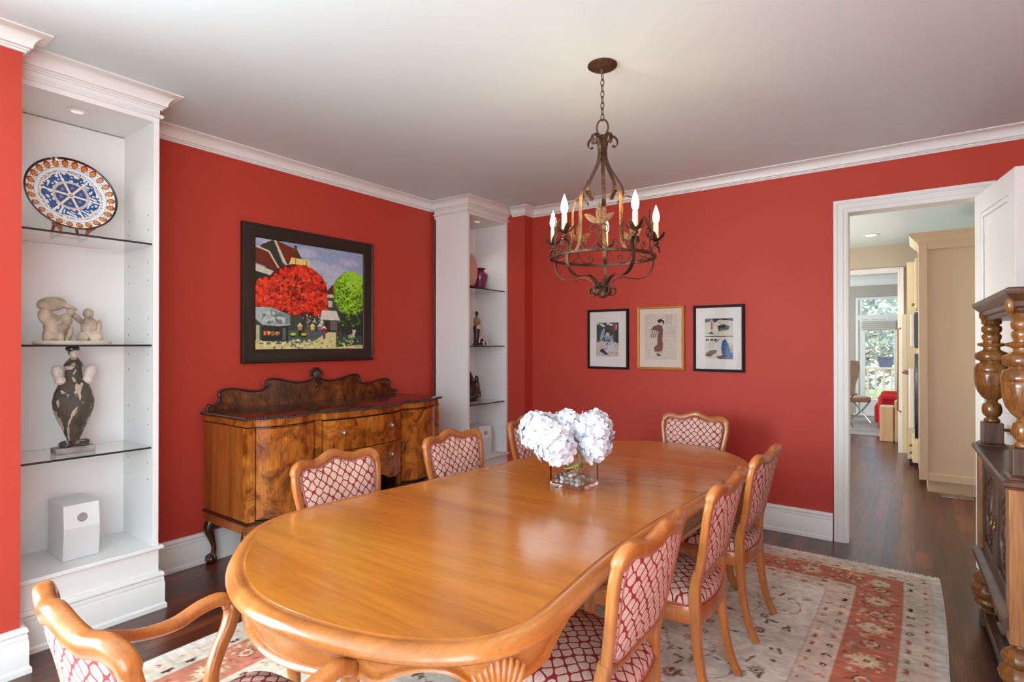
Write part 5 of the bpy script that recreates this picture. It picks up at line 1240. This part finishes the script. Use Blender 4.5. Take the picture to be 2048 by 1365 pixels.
# carcase: ends and back and frieze; open recess under the drawers
sb.part('end_panel', MB().prism([(XBK, SB0+.001), (-3.30, SB0+.001), (-3.30, SB0+.02), (XBK, SB0+.02)], lambda x, y, t: (x, y, t), .365, .94), M['walnut'], smooth=0)
sb.part('end_panel', MB().prism([(XBK, SB1-.02), (-3.30, SB1-.02), (-3.30, SB1-.001), (XBK, SB1-.001)], lambda x, y, t: (x, y, t), .365, .94), M['walnut'], smooth=0)
for a, b in ((SB0, SB0+.052), (SC-.386, SC-.345), (SC+.345, SC+.386), (SB1-.052, SB1)):
    P = [(x, y) for x, y in [(xfront(y), y) for y in ys if a-1e-4 <= y <= b+1e-4]]
    if len(P) < 2 : P = [(xfront(a), a), (xfront(b), b)]
    P = [(P[0][0]-.05, P[0][1])]+P+[(P[-1][0]-.05, P[-1][1])]
    sb.part('stile', MB().prism(P, lambda x, y, t: (x, y, t), .365, .94), M['burl'], smooth=30)
sb.part('frieze', MB().loft([[(x, y, z) for x, y in outline(o)] for o, z in ((-.002, .9415), (-.002, .984))]), M['burl'], smooth=30)
sb.part('band_molding', MB().loft([[(x, y, z) for x, y in outline(o)] for o, z in ((-.001, .935), (.006, .936), (.006, .941), (-.001, .942))]), M['darkwal'], smooth=30)
def frontpiece(a, b, z0, z1, thick=.022, out=0.0, mat='burl'):
    yy = [a]+[y for y in ys if a+.002 < y < b-.002]+[b]
    P = [(xfront(y)+out, y) for y in yy]+[(xfront(y)+out-thick, y) for y in reversed(yy)]
    return MB().prism(P, lambda x, y, t: (x, y, t), z0, z1)
for a, b, hs in ((SB0+.054, SC-.388, 1), (SC+.388, SB1-.054, -1)):
    dd_ = sb.part('door', frontpiece(a, b, .372, .932, out=-.002), M['burl'], smooth=30)
    for z_ in (.376, .925): sb.part('beading', MB().sweep([(xfront(y)-.001, y, z_+.002) for y in np.linspace(a+.004, b-.004, 24)], .004, .004), M['darkwal'], parent=dd_, smooth=40)
    yk = b-.025 if hs == 1 else a+.025
    k_ = MB().lathe([(.001, 0), (.010, 0), (.013, .004), (.010, .008), (.001, .009)], (0, 0, 0), 14, Matrix.Rotation(PI/2, 3, 'Y')).xf(Matrix.Diagonal((1, .8, 2.8, 1))); k_.v = [(x+xfront(yk)-.001, y+yk, z+.645) for x, y, z in k_.v]
    sb.part('keyhole_plate', k_, M['darkcarve'], parent=dd_)
for z0, z1, kz in ((.722, .930, .842), (.515, .716, .628)):
    dd_ = sb.part('drawer', frontpiece(SC-.341, SC+.341, z0, z1, out=.001), M['burl'], smooth=30)
    for sy in (-1, 1):
        yk = SC+sy*.215
        k_ = MB().lathe([(.001, 0), (.019, 0), (.019, .003), (.008, .006), (.007, .014), (.012, .018), (.014, .025), (.009, .031), (.001, .032)], (xfront(yk)+.001, yk, kz), 16, Matrix.Rotation(PI/2, 3, 'Y'))
        sb.part('knob', k_, M['pewter'], parent=dd_)
# scalloped apron below the drawers
def aplow(y):
    q = abs(y-SC)/.34; return .475-.02*math.cos(q*PI*3)-.03*q*q*(1 if q > .75 else .3)
yy = np.linspace(SC-.341, SC+.341, 61); rings = []
for y in yy: rings.append([(xfront(y)-.004, y, .513), (xfront(y)-.004, y, aplow(y)), (xfront(y)-.020, y, aplow(y)), (xfront(y)-.020, y, .513)])
sb.part('drawer_apron', MB().loft(rings), M['burl'], smooth=30)
sb.part('back_panel', MB().box(XBK, XBK+.012, SB0+.02, SB1-.02, .365, .94), M['darkwal'], smooth=0)
sb.part('divider', MB().box(XBK+.012, -3.28, SC-.385, SC-.367, .365, .94), M['darkwal'], smooth=0); sb.part('divider', MB().box(XBK+.012, -3.28, SC+.367, SC+.385, .365, .94), M['darkwal'], smooth=0)
sb.part('bottom_molding', MB().loft([[(x, y, z) for x, y in outline(o)] for o, z in ((.004, .344), (.012, .348), (.012, .356), (.004, .362), (-.004, .365))]), M['darkwal'], smooth=30)
sb.part('base_rail', MB().loft([[(x, y, z) for x, y in outline(o)] for o, z in ((.002, .288), (.008, .292), (.002, .30), (.002, .343))]), M['walnut'], smooth=30)
sb.part('top', MB().loft([[(x, y, z) for x, y in outline(o)] for o, z in ((.002, .984), (.012, .985), (.016, .990), (.020, 1.002), (.010, 1.004))]), M['darkwal'], smooth=30)
# gadrooned edge
gd_ = MB(); E_ = [Vector((x, y, 0)) for x, y in outline(.019)]; acc = 0; step = .0155
for a, b in zip(E_[:-1], E_[1:]):
    L_ = (b-a).length
    while acc < L_:
        p = a+(b-a)*(acc/L_); d_ = (b-a).normalized(); rt_ = Matrix.Rotation(math.atan2(d_.y, d_.x), 3, 'Z') @ Matrix.Rotation(.7, 3, 'Y')
        gd_.ball((p.x, p.y, .993), .0095, 8, 5, (.62, .9, 1.15), rt_); acc += step
    acc -= L_
sb.part('gadrooned_edge', gd_, M['darkcarve'], smooth=80, kind='stuff')
# gallery back
half = [(0, 1.258), (.022, 1.252), (.045, 1.228), (.052, 1.212), (.042, 1.206), (.036, 1.19), (.045, 1.172), (.085, 1.158), (.14, 1.153), (.20, 1.160), (.27, 1.176), (.33, 1.190), (.375, 1.192), (.405, 1.182), (.418, 1.160), (.412, 1.140), (.425, 1.122), (.46, 1.113), (.52, 1.114), (.58, 1.126), (.64, 1.138), (.70, 1.140), (.735, 1.128), (.748, 1.108), (.742, 1.085), (.752, 1.055), (.775, 1.036), (.80, 1.034), (.812, 1.042), (.822, 1.030), (.82, 1.0035)]
hp = cr(half, 3)
full = [(SC-a, z) for a, z in reversed(hp)]+[(SC+a, z) for a, z in hp[1:]]
gal = sb.part('gallery', MB().prism(full, lambda a, b, t: (t, a, b), XBK+.002, XBK+.022), M['dburl'], smooth=30)
sb.part('gallery_molding', MB().tube([(XBK+.020, a, z+.001) for a, z in full], .0085, seg=8), M['darkcarve'], parent=gal, smooth=80)
sh = MB()
for k in range(7):
    th_ = (k-3)/3*.75; sh.tube([(XBK+.028+.010*math.sin(PI*t), SC+math.sin(th_)*t*.05, 1.135+math.cos(th_*.7)*t*.112) for t in (0, .3, .6, .85, 1)], [.004, .006, .008, .009, .005], seg=8)
sh.ball((XBK+.024, SC, 1.13), .014, 10, 6, (.7, .8, 1.8))
sb.part('shell_carving', sh, M['darkcarve'], parent=gal, smooth=80)
for sy in (-1, 1):
    for a, z in ((.416, 1.15), (.742, 1.10), (.812, 1.034)): sb.part('scroll_carving', MB().ball((XBK+.024, SC+sy*a, z), .014, 10, 6, (.9, .9, 1.2)), M['darkcarve'], parent=gal, smooth=80)
for x, y, dx, dy in ((-3.745, SB0+.03, -.2, -1), (-3.745, SB1-.03, -.2, 1), (-3.30, SB0+.03, .7, -.7), (-3.30, SB1-.03, .7, .7), (-3.235, SC-.36, 1, 0), (-3.235, SC+.36, 1, 0)):
    P = cr([(x+dx*o, y+dy*o, z) for o, z in ((0, .295), (.012, .26), (.018, .225), (.004, .17), (-.010, .11), (-.006, .065), (.004, .045))], 4)
    lg = sb.part('leg', MB().sweep(P, crv([.062, .066, .062, .042, .030, .032, .036], 4), crv([.062, .066, .062, .042, .030, .032, .036], 4), up=(dx, dy, .01), rnd=.7), M['darkwal'], smooth=60)
    cl_ = MB().ball((x+dx*.006, y+dy*.006, .031), .031, 14, 8, (1, 1, 1))
    for k in range(4):
        a = math.atan2(dy, dx)+PI/4+k*PI/2; c_, s_ = math.cos(a), math.sin(a)
        cl_.tube([(x+c_*.012, y+s_*.012, .062), (x+dx*.006+c_*.028, y+dy*.006+s_*.028, .048), (x+dx*.006+c_*.034, y+dy*.006+s_*.034, .025), (x+dx*.006+c_*.026, y+dy*.006+s_*.026, .006)], [.009, .010, .008, .004], seg=7)
    sb.part('claw_foot', cl_, M['darkwal'], parent=lg, smooth=80)

# ================================================================ COURT CUPBOARD on the right
CA = math.radians(1.6)                          # it stands almost parallel to the right wall
cb = T('court_cupboard', 'carved dark oak court cupboard with bulbous turned columns at the right edge', 'cupboard', (.27, 2.80, 0), CA)
# local: x = depth (0 front edge .. .46 back), y = length 0 near .. 1.02 far
CL, CD = 1.0, .43
def mold(z0, prof, x0=0, y0=0, x1=CD, y1=CL):
    return MB().loft([[(x0-o, y0-o, z), (x0-o, y1+o, z), (x1, y1+o, z), (x1, y0-o, z)] for o, z in prof])
cb.part('counter_top', mold(0, [(-.006, .893), (.004, .897), (.006, .903), (.012, .909), (.012, .922), (.004, .930), (-.002, .930)], .012, .012, CD, CL-.012), M['oak'], smooth=20)
st_ = .075
for x, y in ((.02, .02), (.02, CL-.02-st_)): cb.part('post', MB().box(x, x+st_, y, y+st_, .302, .893), M['oakp'], smooth=0, bevel=.003)  # front posts take the lighter oak that stands for their lit side
for x, y in ((CD-st_, .02), (CD-st_, CL-.02-st_)): cb.part('post', MB().box(x, x+st_, y, y+st_, .302, .893), M['oak'], smooth=0, bevel=.003)
cb.part('end_panel', MB().box(.03+st_, CD-st_, .035, .055, .38, .893), M['oak'], smooth=0); cb.part('end_panel', MB().box(.03+st_, CD-st_, CL-.055, CL-.035, .38, .893), M['oak'], smooth=0)
cb.part('back_board', MB().box(CD-.02, CD-.005, .02+st_, CL-.02-st_, .38, .893), M['oak'], smooth=0)
cb.part('bottom_board', MB().box(.04, CD-.02, .06, CL-.06, .365, .385), M['oak'], smooth=0)
d0, d1 = .02+st_, CL-.02-st_; mid = (d0+d1)/2
for a, b, s_ in ((d0+.002, mid-.018, 1), (mid+.018, d1-.002, -1)):
    dr_ = MB(); x0, x1 = .034, .056
    fr_ = .045
    dr_.box(x0, x1, a, a+fr_, .405, .885); dr_.box(x0, x1, b-fr_, b, .405, .885); dr_.box(x0, x1, a+fr_, b-fr_, .405, .455); dr_.box(x0, x1, a+fr_, b-fr_, .835, .885); dr_.box(x0+.012, x1, a+fr_, b-fr_, .455, .835)
    dd_ = cb.part('door', dr_, M['oak'], smooth=0, bevel=.003)
    cv_ = MB(); cy_ = (a+b)/2
    for rad in (.105, .075, .045):
        for cz in (.645,): cv_.tube([(x0+.011, cy_+rad*.95*math.cos(q/28*2*PI), cz+rad*1.5*math.sin(q/28*2*PI)) for q in range(28)], .007, closed=True, seg=6)
    cv_.ball((x0+.010, cy_, .645), .03, 12, 8, (.5, 1, 1.3))
    for q in range(8): aa_ = q*PI/4; cv_.ball((x0+.011, cy_+.058*math.cos(aa_), .645+.088*math.sin(aa_)), .012, 8, 5, (.6, 1, 1))
    for z_ in (.46, .83): cv_.box(x0+.004, x0+.016, a+fr_, b-fr_, z_-.006, z_+.006)
    for y_ in (a+fr_, b-fr_): cv_.box(x0+.004, x0+.016, y_-.006, y_+.006, .46, .83)
    cb.part('carving', cv_, M['oak'], parent=dd_, smooth=60)
    for z_ in (.50, .80):
        yh = a-.001 if s_ == 1 else b+.001; cb.part('hinge', MB().box(x0-.004, x0+.001, yh-.007, yh+.007, z_-.025, z_+.025), M['brass'], parent=dd_, smooth=0)
    hd_ = MB(); yk = b-.022 if s_ == 1 else a+.022; hd_.tube([(x0-.006, yk+.012*math.cos(q/12*2*PI), .63+.018*math.sin(q/12*2*PI)) for q in range(12)], .003, closed=True, seg=6); hd_.ball((x0-.003, yk, .65), .007, 8, 6)
    cb.part('ring_pull', hd_, M['brass'], parent=dd_, smooth=60)
cb.part('centre_stile', MB().box(.034, .056, mid-.017, mid+.017, .405, .885), M['oak'], smooth=0, bevel=.003)
lr = MB(); lr.loft([[(.030-o, d0-.06, z), (.030-o, d1+.06, z), (.056, d1+.06, z), (.056, d0-.06, z)] for o, z in ((0, .345), (.022, .35), (.030, .362), (.030, .388), (.012, .40), (0, .404))])
cb.part('lower_molding', lr, M['oak'], smooth=20)
nb = MB()
for q in range(26): nb.ball((.004, d0-.04+(d1-d0+.08)*q/25, .372), .015, 8, 5, (.45, .8, .85))
cb.part('nulled_carving', nb, M['oak'], smooth=80)
bulb = [(.001, .300), (.026, .300), (.030, .292), (.024, .284), (.034, .276), (.052, .262), (.060, .245), (.058, .228), (.046, .214), (.050, .208), (.064, .196), (.069, .176), (.064, .156), (.046, .138), (.050, .133), (.056, .122), (.048, .108), (.028, .096), (.024, .088), (.030, .082), (.001, .080)]
def fl(n, z0, z1, amp): return lambda a, z: (-amp*max(0, math.cos(a*n))**6 if z0 < z < z1 else 0)
cx_, cy_ = .02+st_/2, .02+st_/2
for x, y in ((cx_, cy_), (cx_, CL-cy_), (CD-st_/2, cy_), (CD-st_/2, CL-cy_)):
    lg = cb.part('leg', MB().lathe([(r*1.0, z) for r, z in bulb], (x, y, 0), 32, flute=fl(8, .15, .27, .10)), M['oakl'], smooth=60)
    cb.part('foot', MB().box(x-.032, x+.032, y-.032, y+.032, .0006, .081), M['oak'], parent=lg, smooth=0, bevel=.004)
for a, b in (((cx_-.02, cx_+.02), (cy_+.033, CL-cy_-.033)),): cb.part('stretcher', MB().box(a[0], a[1], b[0], b[1], .035, .075), M['oak'], smooth=0, bevel=.004)
cb.part('stretcher', MB().box(CD-st_/2-.02, CD-st_/2+.02, cy_+.033, CL-cy_-.033, .035, .075), M['oak'], smooth=0, bevel=.004)
for y in (cy_, CL-cy_): cb.part('stretcher', MB().box(cx_+.033, CD-st_/2-.033, y-.02, y+.02, .035, .075), M['oakp'], smooth=0, bevel=.004)
# upper stage: columns, recessed panelled back, cornice
colp_ = [(.001, .962), (.001, .962)]
col = [(.030, 1.050), (.034, 1.058), (.030, 1.066), (.022, 1.074), (.034, 1.084), (.040, 1.100), (.041, 1.120), (.036, 1.142), (.024, 1.150), (.026, 1.156), (.022, 1.160), (.040, 1.176), (.058, 1.205), (.068, 1.245), (.071, 1.285), (.071, 1.303), (.069, 1.305), (.071, 1.307), (.071, 1.325), (.069, 1.328), (.066, 1.345), (.048, 1.352), (.046, 1.360), (.064, 1.368), (.069, 1.384), (.064, 1.402), (.046, 1.412), (.034, 1.420), (.034, 1.432), (.056, 1.440), (.058, 1.450), (.034, 1.458), (.034, 1.466), (.038, 1.474), (.040, 1.486), (.038, 1.496), (.030, 1.502), (.038, 1.508), (.042, 1.522), (.040, 1.536), (.030, 1.544), (.040, 1.552), (.042, 1.575)]
for y in (.075, CL-.075):
    x = .075
    c_ = cb.part('column', MB().lathe([(.001, 1.048)]+col+[(.001, 1.576)], (x, y, 0), 36, flute=lambda a, z: (-.10*max(0, math.cos(a*8))**8 if 1.17 < z < 1.29 or 1.372 < z < 1.398 else 0)), M['oakl'], smooth=60)
    cb.part('column_block', MB().box(x-.042, x+.042, y-.042, y+.042, .944, 1.049), M['oak'], parent=c_, smooth=0, bevel=.004)
    cb.part('column_base', MB().loft([[(x-o, y-o, z), (x+o, y-o, z), (x+o, y+o, z), (x-o, y+o, z)] for o, z in ((.056, .931), (.056, .937), (.046, .945), (.042, .946))]), M['oak'], parent=c_, smooth=0)
cb.part('cornice', mold(0, [(-.035, 1.577), (-.030, 1.590), (-.030, 1.596), (-.020, 1.604), (-.018, 1.622), (-.012, 1.626), (.010, 1.650), (.014, 1.662), (.014, 1.668), (.004, 1.674), (-.004, 1.675)], .018, -.02, CD, CL-.01).xf(Matrix.Translation((0, 0, -.012))), M['oak'], smooth=20)
cb.part('frieze_block', MB().ball((.045, CL-.05, 1.598), .022, 10, 6, (.8, .8, 1.3)), M['oakl'], smooth=80); cb.part('frieze_block', MB().ball((.030, .03, 1.598), .024, 10, 6, (.8, .8, 1.4)), M['oakl'], smooth=80)
ub = MB(); xb_ = .235
ub.box(xb_, CD, .12, CL-.12, .931, 1.565)
up_ = cb.part('upper_case', ub, M['oak'], smooth=0)
cv_ = MB()
for a, b in ((.14, .36), (.39, .61), (.64, .86)):
    for q in ((a, a+.025, .97, 1.55), (b-.025, b, .97, 1.55), (a+.025, b-.025, .97, .995), (a+.025, b-.025, 1.525, 1.55)): cv_.box(xb_-.014, xb_, q[0], q[1], q[2], q[3])
    cv_.tube([(xb_-.004, (a+b)/2+.06*math.cos(q/20*2*PI), 1.26+.16*math.sin(q/20*2*PI)) for q in range(20)], .008, closed=True, seg=6)
cb.part('panel_molding', cv_, M['oak'], parent=up_, smooth=40)
cb.part('plinth_molding', MB().box(xb_-.03, xb_-.001, .10, CL-.10, .931, .955), M['oak'], parent=up_, smooth=0, bevel=.004)

# ================================================================ CHANDELIER
HX, HY = -1.236, 2.452
hd = T('chandelier', 'bronzed wrought-iron chandelier with five lit candle bulbs hanging over the table', 'chandelier', (HX, HY, CE))
Z = lambda z: z-CE
hd.part('canopy', MB().lathe([(.072, -.0005), (.072, -.006), (.062, -.013), (.030, -.022), (.012, -.026), (.010, -.036), (.006, -.042), (.001, -.042), (.001, -.0005)][::-1], seg=32), M['iron'], smooth=50)
zc = 2.778; n = 0
while zc > 2.565:
    a = 0 if n % 2 else PI/2
    P = [(math.cos(a)*.0085*math.cos(q/14*2*PI), math.sin(a)*.0085*math.cos(q/14*2*PI), Z(zc-.016+.018*math.sin(q/14*2*PI))) for q in range(14)]
    hd.part('chain_link', MB().tube(P, .0022, closed=True, seg=6), M['iron'], smooth=80); zc -= .0285; n += 1
hd.part('top_loop', MB().tube([(.026*math.cos(q/20*2*PI), .010*math.cos(q/20*2*PI), Z(2.512+.040*math.sin(q/20*2*PI))) for q in range(20)], .0045, closed=True, seg=8), M['iron'], smooth=80)
hd.part('top_ball', MB().ball((0, 0, Z(2.462)), .017, 14, 10), M['iron'], smooth=80)
hd.part('neck', MB().lathe([(.001, Z(2.45)), (.012, Z(2.45)), (.014, Z(2.41)), (.016, Z(2.40)), (.014, Z(2.385)), (.001, Z(2.385))], seg=14), M['iron'], smooth=50)
def rad(a, pts): return [(math.cos(a)*r, math.sin(a)*r, Z(z)) for r, z in pts]
up_cam = .62935
base = up_cam+math.radians(5)
def strap(name, a, pts, w, th, m, n=5, parent=None):
    c_, s_ = -math.sin(a), math.cos(a)
    return hd.part(name, MB().sweep(cr(rad(a, pts), n), th, w, up=(c_, s_, 0), rnd=.3, nseg=2), m, parent=parent, smooth=40)
for k in range(5):
    a = base+2*PI*k/5
    ah = a+PI/5
    strap('upper_strap', a, [(.050, 2.425), (.062, 2.418), (.074, 2.432), (.072, 2.455), (.052, 2.470), (.032, 2.455), (.022, 2.42), (.019, 2.385), (.026, 2.345), (.048, 2.30), (.078, 2.255), (.100, 2.215), (.104, 2.185), (.092, 2.165), (.076, 2.148)], .020, .0045, M['iron'])
    lowp = [(.076, 2.140), (.094, 2.160), (.118, 2.178), (.142, 2.172), (.156, 2.145), (.160, 2.10), (.160, 2.04), (.163, 1.97), (.172, 1.92), (.192, 1.888), (.220, 1.876), (.246, 1.874)]
    strap('cage_strap', a, lowp, .020, .0045, M['goldiron'])
    # candle arm: scroll under the candle, out and under the ring to the foot
    armp = [(.262, 1.918), (.256, 1.932), (.240, 1.930), (.236, 1.908), (.252, 1.884), (.280, 1.882), (.300, 1.905), (.300, 1.935), (.280, 1.950), (.262, 1.944)]
    P = [(.288, 1.900), (.284, 1.925), (.268, 1.934), (.252, 1.925), (.246, 1.905), (.252, 1.880), (.256, 1.85), (.248, 1.815), (.222, 1.785), (.185, 1.770), (.145, 1.772), (.105, 1.778), (.070, 1.768), (.042, 1.745), (.026, 1.715), (.030, 1.695), (.048, 1.686), (.064, 1.697), (.066, 1.716), (.052, 1.726), (.042, 1.718)]
    strap('candle_arm', a, P, .019, .0045, M['iron'])
    cup = MB()
    cxx, cyy = math.cos(a)*.270, math.sin(a)*.270
    cup.lathe([(.001, 1.938), (.009, 1.938), (.014, 1.944), (.014, 1.950), (.008, 1.956), (.018, 1.962), (.022, 1.966), (.020, 1.970), (.001, 1.970)], (cxx, cyy, -CE), 16)
    cu_ = hd.part('candle_cup', cup, M['iron'], smooth=50)
    pt2 = MB()
    for q in range(6):
        b = a+q*PI/3
        rings = []
        for r, z, w_ in ((.012, 1.966, .010), (.026, 1.968, .020), (.038, 1.976, .022), (.048, 1.990, .014), (.054, 1.998, .003)):
            c2, s2 = math.cos(b), math.sin(b)
            rings.append([(cxx+c2*r-s2*w_/2*e, cyy+s2*r+c2*w_/2*e, Z(z+o)) for e, o in ((-1, 0), (0, -.003), (1, 0), (0, .0012))])
        pt2.loft(rings)
    hd.part('petal', pt2, M['iron'], parent=cu_, smooth=50)
    cs = hd.part('candle', MB().lathe([(.001, 1.971), (.0125, 1.971), (.0125, 2.040), (.011, 2.043), (.001, 2.043)], (cxx, cyy, -CE), 16), M['candle'], smooth=50)
    hd.part('bulb', MB().lathe([(.001, 2.044), (.009, 2.045), (.015, 2.058), (.0175, 2.074), (.015, 2.094), (.009, 2.114), (.004, 2.128), (.001, 2.136)], (cxx, cyy, -CE), 16), M['bulb'], parent=cs, smooth=80)
    l = bpy.data.lights.new('candle_light', 'POINT'); l.energy = 1.6; l.color = (1, .78, .52); l.shadow_soft_size = .012
    lo = bpy.data.objects.new('candle_light', l); COL.objects.link(lo); lo.location = (HX+cxx*1.0, HY+cyy*1.0, 2.165)
    # leaf sprig with scrolls between the arms
    sp = MB()
    R0 = .235
    def P3(u, z): return (math.cos(ah+u/R0)*R0, math.sin(ah+u/R0)*R0, Z(z))
    for sgn in (-1, 1):
        sp.tube([P3(sgn*u, z) for u, z in cr([(.0, 1.990), (.012, 1.965), (.004, 1.935), (.010, 1.905), (.035, 1.880), (.062, 1.876), (.078, 1.890), (.080, 1.908), (.068, 1.918), (.056, 1.908), (.060, 1.896)], 4)], .0032, seg=6)
        sp.tube([P3(sgn*u, z) for u, z in cr([(.0, 1.985), (.014, 1.988), (.032, 1.985), (.040, 1.970), (.034, 1.955), (.022, 1.956), (.020, 1.966)], 4)], .003, seg=6)
    spo = hd.part('leaf_sprig', sp, M['iron'], smooth=80)
    lf = MB()
    for ang_, ln in ((-.95, .085), (0, .095), (.95, .085)):
        rings = []
        for t in np.linspace(0, 1, 9):
            w_ = .0145*math.sin(PI*min(1, t*.96+.03))**.8; u0, z0 = math.sin(ang_)*ln*t*1.0, 1.990+math.cos(ang_)*ln*t
            pu, pz3 = math.cos(ang_)*w_, -math.sin(ang_)*w_
            rings.append([P3(u0-pu, z0-pz3), tuple(Vector(P3(u0, z0))*1.0+Vector((math.cos(ah)*.002, math.sin(ah)*.002, 0))), P3(u0+pu, z0+pz3), tuple(Vector(P3(u0, z0))-Vector((math.cos(ah)*.002, math.sin(ah)*.002, 0)))])
        lf.loft(rings)
    hd.part('leaf', lf, M['goldiron'], parent=spo, smooth=50)
hd.part('ring', MB().loft([[(math.cos(q/64*2*PI)*r, math.sin(q/64*2*PI)*r, Z(z)) for q in range(64)] for r, z in ((.243, 1.876), (.257, 1.876), (.257, 1.864), (.243, 1.864))], loop=True), M['iron'], smooth=40)
hd.part('finial', MB().lathe([(.001, 1.752), (.020, 1.750), (.026, 1.735), (.016, 1.722), (.014, 1.715), (.024, 1.708), (.028, 1.694), (.022, 1.680), (.010, 1.673), (.001, 1.672)], (0, 0, -CE), 20), M['iron'], smooth=50)
